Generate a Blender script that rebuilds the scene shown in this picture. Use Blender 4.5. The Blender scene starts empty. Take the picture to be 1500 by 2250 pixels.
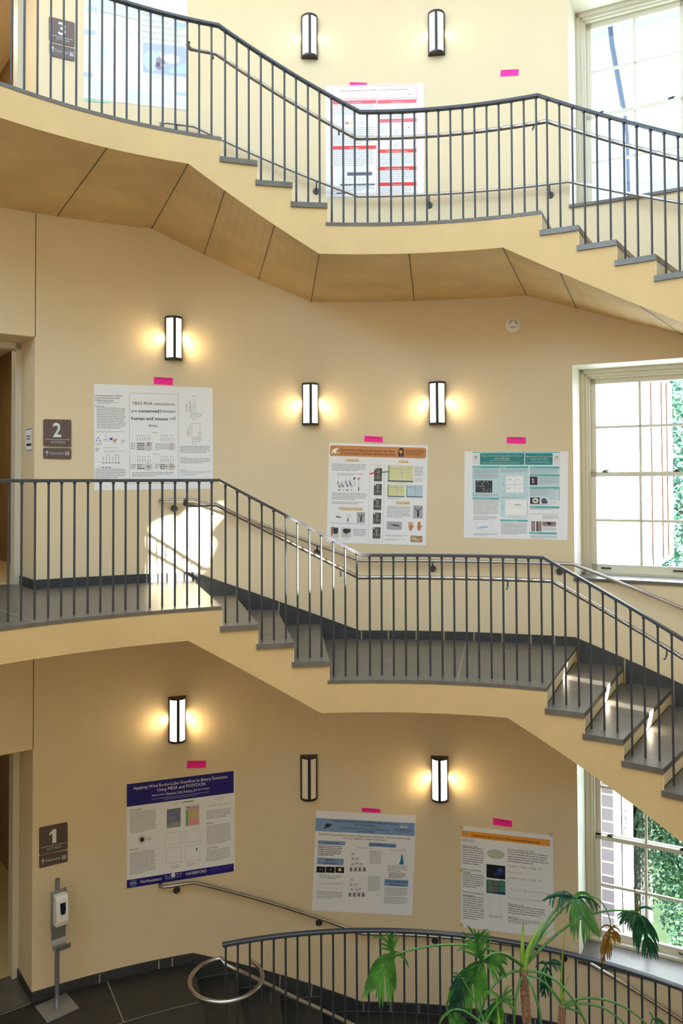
import bpy, math, random
from math import sin, cos, pi, sqrt, atan2, hypot, tan
from mathutils import Vector, Matrix
random.seed(7)
scn = bpy.context.scene
COL = scn.collection
# ------------------------------------------------------------------ measured place
H0 = 5.0342                       # height of the lens above floor 1
FPX, TH, RO, CYP = 1750.0, 0.02564447, -0.00460993, 1016.17
RC = (0.2273, 3.2081, 3.7526)     # inner edge of the stair: centre x, y, radius
WC = (0.16465, 2.59358, 6.18264)  # round wall: centre x, y, radius
RI = 0.168814                     # riser
FL = {1: 0.0, 2: 4.0, 3: 8.0}
PH = [-0.33743, -0.25475, -0.17293, -0.09104, 0.40192, 0.48261, 0.56265, 0.64266, 0.7232, 0.8037, 0.8842, 0.9647]
WO = [-0.28738, -0.21632, -0.14209, -0.06667, 0.37736, 0.45139, 0.52563]
_rx = [-1.3, -0.9] + PH[:7] + [1.3]
_wx = [-0.28738 - (1.3 - 0.33743) * .90, -0.28738 - (0.9 - 0.33743) * .90] + WO + [0.52563 + (1.3 - 0.56265) * .91]
def lerp_tab(x, xs, ys):
    if x <= xs[0]: return ys[0] + (x - xs[0]) * (ys[1] - ys[0]) / (xs[1] - xs[0])
    for i in range(len(xs) - 1):
        if x <= xs[i + 1]:
            return ys[i] + (x - xs[i]) * (ys[i + 1] - ys[i]) / (xs[i + 1] - xs[i])
    return ys[-1]
def wphi(p): return lerp_tab(p, _rx, _wx)
def ring(p, z, off=0.0):
    return Vector((RC[0] + (RC[2] + off) * sin(p), RC[1] + (RC[2] + off) * cos(p), z))
def wall(p, z, off=0.0):
    return Vector((WC[0] + (WC[2] + off) * sin(p), WC[1] + (WC[2] + off) * cos(p), z))
def ray(x, y):
    xx, yy = x - 750, y - CYP
    c, s = cos(-RO), sin(-RO)
    xi = c * xx - s * yy; yi = s * xx + c * yy
    X = xi / FPX; zu = -yi / FPX
    c, s = cos(TH), sin(TH)
    return Vector((X, c - zu * s, s + zu * c))
CAM = Vector((0, 0, H0))
def on_cyl(x, y, c=WC, off=0.0):
    v = ray(x, y); a, b, R = c; R += off
    A = v.x ** 2 + v.y ** 2; B = -2 * (v.x * a + v.y * b); C = a * a + b * b - R * R
    t = (-B + sqrt(B * B - 4 * A * C)) / (2 * A)
    P = CAM + v * t
    return atan2(P.x - a, P.y - b), P.z
def on_z(x, y, z):
    v = ray(x, y); return CAM + v * ((z - H0) / v.z)
def at_y(x, y, Y):
    v = ray(x, y); return CAM + v * (Y / v.y)
def rpol(P): return atan2(P.x - RC[0], P.y - RC[1])
# ------------------------------------------------------------------ materials
MATS = {}
def srgb(r, g, b):
    f = lambda u: (u / 12.92 if u <= .04045 else ((u + .055) / 1.055) ** 2.4)
    return (f(r / 255), f(g / 255), f(b / 255), 1)
def mat(name, col, rough=.6, metal=0.0, noise=None, emit=None, bump=0.0, spec=.5, scale=8.0, alpha=None):
    if name in MATS: return MATS[name]
    m = bpy.data.materials.new(name); m.use_nodes = True
    nt = m.node_tree; b = nt.nodes['Principled BSDF']
    c = col if len(col) == 4 else (*col, 1)
    b.inputs['Base Color'].default_value = c
    b.inputs['Roughness'].default_value = rough
    b.inputs['Metallic'].default_value = metal
    b.inputs['Specular IOR Level'].default_value = spec
    if emit:
        b.inputs['Emission Color'].default_value = (*emit[0][:3], 1)
        b.inputs['Emission Strength'].default_value = emit[1]
    if noise or bump:
        tc = nt.nodes.new('ShaderNodeTexCoord')
        n = nt.nodes.new('ShaderNodeTexNoise'); n.inputs['Scale'].default_value = scale
        n.inputs['Detail'].default_value = 8; n.inputs['Roughness'].default_value = .65
        nt.links.new(tc.outputs['Object'], n.inputs['Vector'])
        if noise:
            r = nt.nodes.new('ShaderNodeValToRGB')
            r.color_ramp.elements[0].position = .3; r.color_ramp.elements[1].position = .72
            r.color_ramp.elements[0].color = tuple(min(1, v * (1 - noise)) for v in c[:3]) + (1,)
            r.color_ramp.elements[1].color = tuple(min(1, v * (1 + noise)) for v in c[:3]) + (1,)
            nt.links.new(n.outputs['Fac'], r.inputs['Fac']); nt.links.new(r.outputs['Color'], b.inputs['Base Color'])
        if bump:
            bp = nt.nodes.new('ShaderNodeBump'); bp.inputs['Strength'].default_value = bump; bp.inputs['Distance'].default_value = .01
            nt.links.new(n.outputs['Fac'], bp.inputs['Height']); nt.links.new(bp.outputs['Normal'], b.inputs['Normal'])
    MATS[name] = m
    return m
M = {}
M['wall'] = mat('cream_wall_paint', srgb(226, 208, 174), .75, noise=.02, scale=1.2, spec=.2)
M['plaster'] = mat('smooth_plaster', srgb(204, 174, 124), .7, noise=.05, scale=2.5, spec=.25, bump=.05)
M['concrete'] = mat('board_concrete', srgb(214, 184, 134), .8, noise=.14, scale=1.6, spec=.2, bump=.08)
M['slate'] = mat('dark_slate', srgb(98, 93, 86), .34, noise=.2, scale=7, bump=.1)
M['slate_shaded'] = mat('shade_darkened_slate', srgb(44, 43, 42), .42, noise=.2, scale=7, bump=.1)  # same slate as above, base colour darkened to stand in for dimmer light
M['slate_base'] = mat('slate_skirting', srgb(52, 54, 58), .55, noise=.2, scale=12, bump=.12)
M['riser'] = mat('riser_cream_paint', srgb(240, 230, 206), .6)
M['grout'] = mat('pale_grout', srgb(150, 140, 122), .85)
M['seam'] = mat('dark_seam', srgb(96, 84, 62), .8)
M['rail'] = mat('grey_painted_steel', srgb(62, 64, 70), .4, metal=.3)
M['steel'] = mat('brushed_steel', srgb(176, 170, 164), .28, metal=1.0)
M['bracket'] = mat('dark_bracket_metal', srgb(76, 80, 84), .4, metal=.6)
M['bronze'] = mat('dark_bronze', srgb(46, 43, 40), .45, metal=.3)
M['white'] = mat('white_paint', srgb(244, 240, 224), .5)
M['frame'] = mat('cream_window_paint', srgb(214, 208, 190), .45)
M['paper'] = mat('poster_paper', srgb(240, 240, 244), .45)
M['pink'] = mat('hot_pink_paper', srgb(255, 24, 160), .6)
M['ink'] = mat('black_ink', srgb(38, 38, 42), .6)
M['grey_ink'] = mat('grey_text_ink', srgb(138, 140, 146), .6)
M['light_ink'] = mat('pale_text_ink', srgb(176, 178, 186), .6)
M['brown'] = mat('brown_sign_plastic', srgb(92, 76, 74), .45)
M['signwhite'] = mat('sign_white_letter', srgb(222, 232, 234), .5)
M['door'] = mat('dark_door_wood', srgb(110, 80, 56), .5, noise=.1, scale=5)
M['tile'] = mat('brown_corridor_tile', srgb(146, 120, 84), .5, noise=.12, scale=6)
M['tan'] = mat('tan_corridor_floor', srgb(200, 176, 124), .5, noise=.05, scale=4)
M['plastic'] = mat('white_plastic', srgb(236, 234, 232), .35)
M['darkplastic'] = mat('smoked_plastic', srgb(20, 26, 46), .2)
M['alu'] = mat('satin_aluminium', srgb(170, 172, 176), .38, metal=.8)
def glassmat():
    m = bpy.data.materials.new('window_glass'); m.use_nodes = True; nt = m.node_tree; nt.nodes.clear()
    o = nt.nodes.new('ShaderNodeOutputMaterial'); mx = nt.nodes.new('ShaderNodeMixShader')
    t = nt.nodes.new('ShaderNodeBsdfTransparent'); t.inputs[0].default_value = (.97, .99, .99, 1)
    g = nt.nodes.new('ShaderNodeBsdfGlossy'); g.inputs['Roughness'].default_value = .02
    mx.inputs[0].default_value = .06
    nt.links.new(t.outputs[0], mx.inputs[1]); nt.links.new(g.outputs[0], mx.inputs[2]); nt.links.new(mx.outputs[0], o.inputs[0])
    return m
M['glass'] = glassmat()
def stone_wall_mat():
    m = bpy.data.materials.new('fieldstone'); m.use_nodes = True; nt = m.node_tree; b = nt.nodes['Principled BSDF']
    tc = nt.nodes.new('ShaderNodeTexCoord'); br = nt.nodes.new('ShaderNodeTexBrick')
    mp = nt.nodes.new('ShaderNodeMapping'); mp.inputs['Scale'].default_value = (1, 1, 1)
    br.inputs['Scale'].default_value = 1.0; br.inputs['Brick Width'].default_value = .42; br.inputs['Row Height'].default_value = .17
    br.inputs['Color1'].default_value = srgb(78, 76, 84); br.inputs['Color2'].default_value = srgb(50, 48, 58); br.inputs['Mortar'].default_value = srgb(110, 108, 108)
    br.inputs['Mortar Size'].default_value = .012
    sp = nt.nodes.new('ShaderNodeSeparateXYZ'); cb = nt.nodes.new('ShaderNodeCombineXYZ')
    nt.links.new(tc.outputs['Object'], sp.inputs[0]); nt.links.new(sp.outputs['Y'], cb.inputs['X']); nt.links.new(sp.outputs['Z'], cb.inputs['Y'])
    nt.links.new(cb.outputs[0], br.inputs['Vector']); nt.links.new(br.outputs['Color'], b.inputs['Base Color'])
    b.inputs['Roughness'].default_value = .9
    return m
M['stone'] = stone_wall_mat()
def leafmat(name, c1, c2, rough=.35):
    m = bpy.data.materials.new(name); m.use_nodes = True; nt = m.node_tree; b = nt.nodes['Principled BSDF']
    tc = nt.nodes.new('ShaderNodeTexCoord'); n = nt.nodes.new('ShaderNodeTexNoise'); n.inputs['Scale'].default_value = 9
    r = nt.nodes.new('ShaderNodeValToRGB'); r.color_ramp.elements[0].color = c1; r.color_ramp.elements[1].color = c2
    r.color_ramp.elements[0].position = .35; r.color_ramp.elements[1].position = .7
    nt.links.new(tc.outputs['Object'], n.inputs['Vector']); nt.links.new(n.outputs['Fac'], r.inputs['Fac']); nt.links.new(r.outputs['Color'], b.inputs['Base Color'])
    b.inputs['Roughness'].default_value = rough
    t = nt.nodes.new('ShaderNodeBsdfTranslucent'); nt.links.new(r.outputs['Color'], t.inputs[0])
    mx = nt.nodes.new('ShaderNodeMixShader'); mx.inputs[0].default_value = .35
    o = nt.nodes['Material Output']
    nt.links.new(b.outputs[0], mx.inputs[1]); nt.links.new(t.outputs[0], mx.inputs[2]); nt.links.new(mx.outputs[0], o.inputs[0])
    return m
M['leaf'] = leafmat('split_leaf_green', srgb(36, 92, 40), srgb(84, 150, 58))
M['leafdark'] = leafmat('split_leaf_deep_green', srgb(20, 66, 50), srgb(40, 104, 70))
M['leafyoung'] = leafmat('young_leaf_green', srgb(130, 176, 66), srgb(176, 208, 96))
M['leafdead'] = leafmat('withered_leaf_brown', srgb(110, 74, 24), srgb(164, 128, 44), .7)
M['stalk'] = mat('green_leaf_stalk', srgb(72, 124, 62), .4, noise=.15, scale=14)
M['bark'] = mat('scarred_plant_stem', srgb(142, 112, 90), .85, noise=.6, scale=48, bump=1.0)
M['foliage'] = leafmat('tree_foliage', srgb(58, 118, 72), srgb(130, 176, 112), .6)
M['foliage2'] = leafmat('blue_green_foliage', srgb(64, 122, 104), srgb(136, 178, 150), .6)
M['pot'] = mat('terracotta_pot', srgb(150, 90, 62), .8, noise=.1)
M['soil'] = mat('potting_soil', srgb(52, 38, 28), .95, noise=.3, scale=30)
def color(r, g, b, rough=.5):
    return mat('print_%02x%02x%02x' % (r, g, b), srgb(r, g, b), rough)
# ------------------------------------------------------------------ mesh building
def tag(o, label=None, cat=None, group=None, kind=None):
    if label: o['label'] = label
    if cat: o['category'] = cat
    if group: o['group'] = group
    if kind: o['kind'] = kind
    return o
def empty(name, loc, label=None, cat=None, group=None, kind=None):
    o = bpy.data.objects.new(name, None); o.location = loc; o.empty_display_size = .2; COL.objects.link(o)
    return tag(o, label, cat, group, kind)
class MB:
    def __init__(s): s.v = []; s.f = []; s.m = []; s.sm = []
    def add(s, vs, fs, mi=0, smooth=False):
        b = len(s.v); s.v.extend([Vector(v) for v in vs])
        for f in fs: s.f.append([b + i for i in f]); s.m.append(mi); s.sm.append(smooth)
    def quad(s, a, b, c, d, mi=0): s.add([a, b, c, d], [(0, 1, 2, 3)], mi)
    def box(s, c, size, rz=0.0, mi=0, rot=None):
        x, y, z = [k / 2 for k in size]
        vs = [Vector((sx * x, sy * y, sz * z)) for sx in (-1, 1) for sy in (-1, 1) for sz in (-1, 1)]
        R = rot if rot else Matrix.Rotation(rz, 3, 'Z')
        vs = [R @ v + Vector(c) for v in vs]
        s.add(vs, [(0, 1, 3, 2), (4, 6, 7, 5), (0, 4, 5, 1), (2, 3, 7, 6), (0, 2, 6, 4), (1, 5, 7, 3)], mi)
    def hexa(s, bot, top, mi=0):
        n = len(bot)
        s.add(list(bot) + list(top), [tuple(range(n - 1, -1, -1)), tuple(range(n, 2 * n))] + [(i, (i + 1) % n, n + (i + 1) % n, n + i) for i in range(n)], mi)
    def tube(s, pts, r, n=10, mi=0, caps=True, smooth=True):
        pts = [Vector(p) for p in pts]; N = len(pts)
        rs = r if isinstance(r, (list, tuple)) else [r] * N
        dirs = [(pts[i + 1] - pts[i]).normalized() for i in range(N - 1)]
        ref = Vector((0, 0, 1)) if abs(dirs[0].z) < .9 else Vector((1, 0, 0))
        u = dirs[0].cross(ref).normalized()
        rings = []
        for i in range(N):
            t = dirs[0] if i == 0 else dirs[-1] if i == N - 1 else (dirs[i - 1] + dirs[i]).normalized()
            u = (u - t * u.dot(t)).normalized(); w = t.cross(u)
            k = 1.0
            if 0 < i < N - 1: k = min(1.6, 1 / max(.3, cos(dirs[i - 1].angle(dirs[i], 0) / 2)))
            rings.append([pts[i] + (u * cos(2 * pi * j / n) + w * sin(2 * pi * j / n)) * rs[i] * (k if k < 1.02 else 1.02) for j in range(n)])
        vs = [p for rg in rings for p in rg]
        fs = [(i * n + j, i * n + (j + 1) % n, (i + 1) * n + (j + 1) % n, (i + 1) * n + j) for i in range(N - 1) for j in range(n)]
        s.add(vs, fs, mi, smooth)
        if caps:
            s.add(rings[0], [tuple(range(n - 1, -1, -1))], mi); s.add(rings[-1], [tuple(range(n))], mi)
    def sweep(s, pts, prof, upv=None, mi=0, outs=None):
        """profile (side, up) swept along pts; side = outward radial direction given per point"""
        N = len(pts); n = len(prof); vs = []
        for i in range(N):
            o = outs[i]
            for (a, b) in prof: vs.append(pts[i] + o * a + Vector((0, 0, b)))
        fs = [(i * n + j, i * n + (j + 1) % n, (i + 1) * n + (j + 1) % n, (i + 1) * n + j) for i in range(N - 1) for j in range(n)]
        fs += [tuple(range(n - 1, -1, -1)), tuple((N - 1) * n + j for j in range(n))]
        s.add(vs, fs, mi)
    def lathe(s, c, prof, n=24, axis=None, mi=0, smooth=True):
        """prof: (radius, height) along axis from c"""
        ax = Vector(axis).normalized() if axis else Vector((0, 0, 1))
        ref = Vector((0, 0, 1)) if abs(ax.z) < .9 else Vector((1, 0, 0))
        u = ax.cross(ref).normalized(); w = ax.cross(u)
        vs = []
        for (r, h) in prof:
            for j in range(n): vs.append(Vector(c) + ax * h + (u * cos(2 * pi * j / n) + w * sin(2 * pi * j / n)) * r)
        P = len(prof)
        fs = [(i * n + j, i * n + (j + 1) % n, (i + 1) * n + (j + 1) % n, (i + 1) * n + j) for i in range(P - 1) for j in range(n)]
        s.add(vs, fs, mi, smooth)
        s.add(vs[:n], [tuple(range(n))], mi); s.add(vs[-n:], [tuple(range(n))], mi)
    def build(s, name, mats, parent=None, label=None, cat=None, group=None, kind=None, origin=None, recalc=True):
        if not s.f: return None
        me = bpy.data.meshes.new(name)
        org = Vector(origin) if origin is not None else Vector((0, 0, 0))
        if parent is not None: org = Vector(parent.get('_o', (0, 0, 0)))
        me.from_pydata([tuple(v - org) for v in s.v], [], s.f)
        mats = mats if isinstance(mats, (list, tuple)) else [mats]
        for m in mats: me.materials.append(m)
        me.polygons.foreach_set('material_index', s.m); me.polygons.foreach_set('use_smooth', s.sm)
        if recalc:
            import bmesh
            bm = bmesh.new(); bm.from_mesh(me); bmesh.ops.recalc_face_normals(bm, faces=bm.faces); bm.to_mesh(me); bm.free()
        me.update()
        o = bpy.data.objects.new(name, me); COL.objects.link(o)
        if parent is not None: o.parent = parent; o['_o'] = tuple(org)
        else:
            o.location = org; 
            if origin is not None: o['_o'] = tuple(org)
        return tag(o, label, cat, group, kind)
def thing(name, loc, label=None, cat=None, group=None, kind=None):
    o = empty(name, loc, label, cat, group, kind); o['_o'] = tuple(loc); return o
def dup_child(src, parent, shift):
    c = src.copy(); COL.objects.link(c); c.parent = parent; c.location = src.location + shift
    return c
# ------------------------------------------------------------------ setting: round wall with openings
CEIL = 11.7
WIN = {3: (7.96, 10.22), 2: (4.035, 6.26), 1: (0.11, 2.36)}
WA, WB = .375, .571; WM = (WA + WB) / 2
DA, DB = -.735, -.5446; DM = (DA + DB) / 2
DOOR = {1: (0.0, 2.436), 2: (4.0, 6.50), 3: (8.0, 10.5)}
SUNW = (1.652, 1.776)              # the window the sun shines through, out of frame to the right
SUNZ = (5.12, 6.16)
SLIT = (1.264, 1.310, 3.35, 3.90)  # added opening in the unseen wall, placed to cast the tread strips
REAR = [(-2.52, -2.12), (-1.98, -1.58)]  # added openings in the unseen rear wall that let fill light in
holes = []
for k in (1, 2, 3):
    holes.append((WA, WB) + WIN[k]); holes.append((DA, DB) + DOOR[k])
holes.append(SUNW + SUNZ); holes.append(SLIT)
for a, b in REAR:
    bb = b
    holes.append((a, b, 4.9, 7.2)); holes.append((a, b, 8.9, 11.2))
ps = set([-pi, pi]); zs = set([-2.2, CEIL, 0.0, 4.0, 8.0])
for a, b, c, d in holes:
    ps.update((a, b)); zs.update((c, d))
ps = sorted(p for p in ps if -pi <= p <= pi)
fine = []
for i in range(len(ps) - 1):
    n = max(1, int((ps[i + 1] - ps[i]) / .045))
    fine += [ps[i] + (ps[i + 1] - ps[i]) * j / n for j in range(n)]
fine.append(ps[-1]); zs = sorted(zs)
m = MB()
for i in range(len(fine) - 1):
    pm = (fine[i] + fine[i + 1]) / 2
    for j in range(len(zs) - 1):
        zm = (zs[j] + zs[j + 1]) / 2
        if any(a < pm < b and c < zm < d for a, b, c, d in holes): continue
        for off in (0, .36):
            if off and 1.1 < pm < 2.1 and 2.9 < zm < 7.0: continue
            m.add([wall(fine[i], zs[j], off), wall(fine[i + 1], zs[j], off), wall(fine[i + 1], zs[j + 1], off), wall(fine[i], zs[j + 1], off)], [(0, 1, 2, 3)], 0, True)
# thin control joints in the plaster beside the door openings, one per storey
for (za, zb) in ((2.436, 3.75), (6.50, 7.74), (10.5, CEIL)):
    m.quad(wall(DB - .0004, za, -.0012), wall(DB + .0009, za, -.0012), wall(DB + .0009, zb, -.0012), wall(DB - .0004, zb, -.0012), 1)
m.build('wall_back', [M['wall'], M['seam']], kind='structure', recalc=False)
# ceiling with a round skylight opening over the well
m = MB(); n = 96; SR = 3.9
for j in range(n):
    a, b = -pi + 2 * pi * j / n, -pi + 2 * pi * (j + 1) / n
    ia, ib = [Vector((RC[0] + SR * sin(t), RC[1] - .1 + SR * cos(t), CEIL)) for t in (a, b)]
    m.quad(wall(a, CEIL), wall(b, CEIL), ib, ia)
    m.quad(ia, ib, ib + Vector((0, 0, .06)), ia + Vector((0, 0, .06)))
m.build('ceiling', M['white'], kind='structure', recalc=False)
# floor 1: disc inside the guard plus the landing on the left
m = MB()
LEFT = -1.9
c = Vector((RC[0], RC[1], 0)); G = .235
for j in range(72):
    a, b = -pi + 2 * pi * j / 72, -pi + 2 * pi * (j + 1) / 72
    m.add([c, ring(a, 0, G), ring(b, 0, G)], [(0, 1, 2)])
    m.quad(ring(a, 0, G), ring(b, 0, G), ring(b, -.35, G), ring(a, -.35, G))
def annulus(m, p0, p1, z, off=0.0, n=24, mi=0):
    for i in range(n):
        a, b = p0 + (p1 - p0) * i / n, p0 + (p1 - p0) * (i + 1) / n
        m.quad(ring(a, z, off), ring(b, z, off), wall(wphi(b), z), wall(wphi(a), z), mi)
annulus(m, LEFT, PH[0], 0.0, G)
def joint(m, a, b, w=.005, lift=.0015, mi=1):
    d = (b - a); d.z = 0; s = Vector((-d.y, d.x, 0)).normalized() * w; u = Vector((0, 0, lift))
    m.quad(a - s + u, b - s + u, b + s + u, a + s + u, mi)
def pjoint(m, x0, y0, x1, y1, z, w=.005): joint(m, on_z(x0, y0, z), on_z(x1, y1, z), w)
pjoint(m, 235, 2155, 272, 2246, 0)
Rj = rpol(on_z(273, 2246, 0)); rj = hypot(on_z(273, 2246, 0).x - RC[0], on_z(273, 2246, 0).y - RC[1]) - RC[2]
for i in range(30):
    a = LEFT + (PH[0] - LEFT) * i / 30; b = LEFT + (PH[0] - LEFT) * (i + 1) / 30
    joint(m, ring(a, 0, rj), ring(b, 0, rj), .004)
joint(m, wall(DB - .002, 0, -.02), wall(DA, 0, -.02), .006)
for a in (-.95, -1.25):
    joint(m, ring(a, 0, G), wall(wphi(a), 0), .004)
m.build('floor_ground', [M['slate_shaded'], M['grout']], kind='structure')
m = MB(); 
for j in range(72):
    a, b = -pi + 2 * pi * j / 72, -pi + 2 * pi * (j + 1) / 72
    m.add([Vector((WC[0], WC[1], -2.2)), wall(a, -2.2), wall(b, -2.2)], [(0, 1, 2)])
m.build('floor_basement', M['slate'], kind='structure')
# ------------------------------------------------------------------ door openings with a corridor behind
dd = Vector((sin(DM), cos(DM), 0)); ds = Vector((cos(DM), -sin(DM), 0))
def outp(P, d): return Vector((P.x, P.y, 0)) + dd * d
for k in (1, 2, 3):
    z0, z1 = DOOR[k]
    A, B = wall(DA, 0), wall(DB, 0)
    dep = .56
    A1, B1 = outp(A, dep), outp(B, dep)
    Z = lambda P, z: Vector((P.x, P.y, z))
    m = MB()
    m.quad(Z(B, z0), Z(B1, z0), Z(B1, z1), Z(B, z1)); m.quad(Z(A, z0), Z(A1, z0), Z(A1, z1), Z(A, z1)); m.quad(Z(A, z1), Z(B, z1), Z(B1, z1), Z(A1, z1))
    root = m.build('door_%d' % k, M['wall'], kind='structure', recalc=False)
    root['_o'] = (0, 0, 0)
    # frame
    w = (B1 - A1).length; mid = (A1 + B1) / 2; m = MB()
    for sgn in (-1, 1):
        m.box(Z(mid + ds * sgn * (w / 2 - .03), (z0 + z1) / 2), (.06, .16, z1 - z0), -DM)
    m.box(Z(mid, z1 - .03), (w, .16, .06), -DM)
    m.build('door_frame', M['frame'], root)
    m = MB()  # threshold + baseboard along the jamb
    for P, Q, s in ((A, A1, 1), (B, B1, -1)):
        o = ds * (.012 * s)
        m.hexa([Z(P, z0), Z(Q, z0), Z(Q + o, z0), Z(P + o, z0)], [Z(P, z0 + .093), Z(Q, z0 + .093), Z(Q + o, z0 + .093), Z(P + o, z0 + .093)])
    m.build('jamb_skirting', M['slate_base'], root)
    m = MB(); m.quad(Z(A, z0 + .001), Z(B, z0 + .001), Z(B1, z0 + .001), Z(A1, z0 + .001)); m.build('threshold', M['slate'], root)
    # corridor
    L = 3.2; A2, B2 = outp(A, dep), outp(B, dep); A3, B3 = outp(A, dep + L) - ds * 1.4, outp(B, dep + L) + ds * .5
    A2 = A2 - ds * 1.4; 
    m = MB(); B2b = B2 + ds * .5
    m.quad(Z(A2, z0), Z(B2b, z0), Z(B3, z0), Z(A3, z0), 1)
    m.quad(Z(A2, z1 + .3), Z(B2b, z1 + .3), Z(B3, z1 + .3), Z(A3, z1 + .3), 2)
    m.quad(Z(B2b, z0), Z(B3, z0), Z(B3, z1 + .3), Z(B2b, z1 + .3), 0)
    m.quad(Z(A3, z0), Z(B3, z0), Z(B3, z1 + .3), Z(A3, z1 + .3), 0)
    m.quad(Z(A2, z0), Z(A3, z0), Z(A3, z1 + .3), Z(A2, z1 + .3), 0)
    for i in range(1, 9):       # tile joints and a dark base course on the corridor walls
        P = B3 + (A3 - B3) * (i / 9)
        q = dd * -.004
        m.quad(Z(P + q, z0), Z(P + q + ds * .008, z0), Z(P + q + ds * .008, z1 + .3), Z(P + q, z1 + .3), 3)
    for zz in [z0 + .4 * i for i in range(1, 7)]:
        q = dd * -.003
        m.quad(Z(B3 + q, zz), Z(A3 + q, zz), Z(A3 + q, zz + .006), Z(B3 + q, zz + .006), 3)
    q = dd * -.01
    m.quad(Z(B3 + q, z0), Z(A3 + q, z0), Z(A3 + q, z0 + .2), Z(B3 + q, z0 + .2), 4)
    m.build('wall_corridor', [M['tile'], M['tan'], M['white'], M['seam'], M['slate_base']], kind='structure', recalc=False)
    cl = bpy.data.lights.new('corridor_fill', 'AREA'); cl.energy = {1: 7, 2: 26, 3: 110}[k]; cl.color = (1, .82, .55); cl.size = .6; co = bpy.data.objects.new('corridor_fill', cl); COL.objects.link(co); co.location = Z((A2 + B3) / 2, z1 + .25)  # added fill light without a known fixture, brightens the dark corridor
    if k != 3:
        # open dark door leaf standing behind the frame
        hp = B3 + ds * -.98 + dd * -.02
        leaf = MB(); cpt = hp + ds * -.0
        leaf.box(Z(hp, z0 + 1.1), (.1, .05, 2.2), -DM)
        lf = leaf.build('corridor_door_edge', M['door'], root)
        h = MB()
        for zz in (.35, 1.1, 1.85): h.tube([Z(hp - ds * .06 + dd * -.03, z0 + zz - .06), Z(hp - ds * .06 + dd * -.03, z0 + zz + .06)], .012, 8)
        h.build('hinge', M['bronze'], lf)
# ------------------------------------------------------------------ windows
wn = Vector((sin(WM), cos(WM), 0)); wt = Vector((cos(WM), -sin(WM), 0)); WD = 6.563; HW = .605
wc0 = Vector((WC[0], WC[1], 0)) + wn * WD
def wp(s, d, z): return wc0 + wt * s + wn * d + Vector((0, 0, z))
def wbox(m, s0, s1, z0, z1, d0, d1, mi=0):
    m.hexa([wp(s0, d0, z0), wp(s1, d0, z0), wp(s1, d1, z0), wp(s0, d1, z0)], [wp(s0, d0, z1), wp(s1, d0, z1), wp(s1, d1, z1), wp(s0, d1, z1)], mi)
for k in (1, 2, 3):
    z0, z1 = WIN[k]
    m = MB(); A, B = wall(WA, 0), wall(WB, 0); arc = [wall(WA + (WB - WA) * i / 6, 0) for i in range(7)]
    Z = lambda P, z: Vector((P.x, P.y, z))
    FA, FB = wp(-HW, .14, 0), wp(HW, .14, 0)
    m.quad(Z(A, z0), Z(FA, z0), Z(FA, z1), Z(A, z1)); m.quad(Z(B, z0), Z(FB, z0), Z(FB, z1), Z(B, z1))
    for i in range(6):
        f0, f1 = FA + (FB - FA) * i / 6, FA + (FB - FA) * (i + 1) / 6
        m.quad(Z(arc[i], z1), Z(arc[i + 1], z1), Z(f1, z1), Z(f0, z1))
        m.quad(Z(arc[i], z0 - .03), Z(arc[i + 1], z0 - .03), Z(f1, z0 - .03), Z(f0, z0 - .03))
    root = m.build('window_%d' % k, M['frame'], kind='structure', recalc=False); root['_o'] = (0, 0, 0)
    m = MB(); arcp = [wall(WA - .002 + (WB - WA + .004) * i / 6, 0, -.025) for i in range(7)]
    for i in range(6):
        f0, f1 = FA + (FB - FA) * i / 6, FA + (FB - FA) * (i + 1) / 6
        m.hexa([Z(arcp[i], z0 - .032), Z(arcp[i + 1], z0 - .032), Z(f1, z0 - .032), Z(f0, z0 - .032)], [Z(arcp[i], z0), Z(arcp[i + 1], z0), Z(f1, z0), Z(f0, z0)])
    m.build('window_sill', M['slate_sill'] if 'slate_sill' in M else M['slate'], root)
    m = MB()   # casing with a stepped moulding
    for (a, b, d0, d1) in ((0, .045, 0, .10), (.045, .075, .02, .12), (.075, .095, .045, .14)):
        wbox(m, -HW + a, -HW + b, z0, z1 - a, d0, d1); wbox(m, HW - b, HW - a, z0, z1 - a, d0, d1)
        wbox(m, -HW + a, HW - a, z1 - b, z1 - a, d0, d1)
    wbox(m, -HW, HW, z0, z0 + .03, 0.0, .14)
    m.build('window_frame', M['frame'], root)
    fz0, fz1 = z0 + .03, z1 - .095; mz = (fz0 + fz1) / 2; S = HW - .095
    for nm, a, b, d in (('upper_sash', mz - .02, fz1, .10), ('lower_sash', fz0, mz + .02, .055)):
        m = MB(); st = .055
        wbox(m, -S, -S + st, a, b, d, d + .04); wbox(m, S - st, S, a, b, d, d + .04)
        wbox(m, -S, S, b - (.06 if nm[0] == 'u' else .045), b, d, d + .04); wbox(m, -S, S, a, a + (.045 if nm[0] == 'u' else .075), d, d + .04)
        wbox(m, -.0135, .0135, a, b, d + .008, d + .032)
        zz = (a + b) / 2 + (.0 if nm[0] == 'u' else .015); wbox(m, -S, S, zz - .0135, zz + .0135, d + .008, d + .032)
        sash = m.build(nm, M['frame'], root)
        g = MB(); g.quad(wp(-S, d + .02, a), wp(S, d + .02, a), wp(S, d + .02, b), wp(-S, d + .02, b)); g.build('pane', M['glass'], sash)
    for s in (-.36, .36):
        l = MB()
        l.tube([wp(s - .045, .05, fz0 + .035), wp(s - .04, .03, fz0 + .038), wp(s + .04, .03, fz0 + .038), wp(s + .045, .05, fz0 + .035)], .008, 8)
        l.build('sash_lift', M['bronze'], root, label='dark metal lift')
        l = MB(); wbox(l, s - .03, s + .03, mz + .02, mz + .032, .05, .085); l.tube([wp(s - .02, .06, mz + .035), wp(s + .035, .07, mz + .045)], .007, 8)
        l.build('sash_lock', M['bronze'], root, label='dark metal lock')
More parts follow.
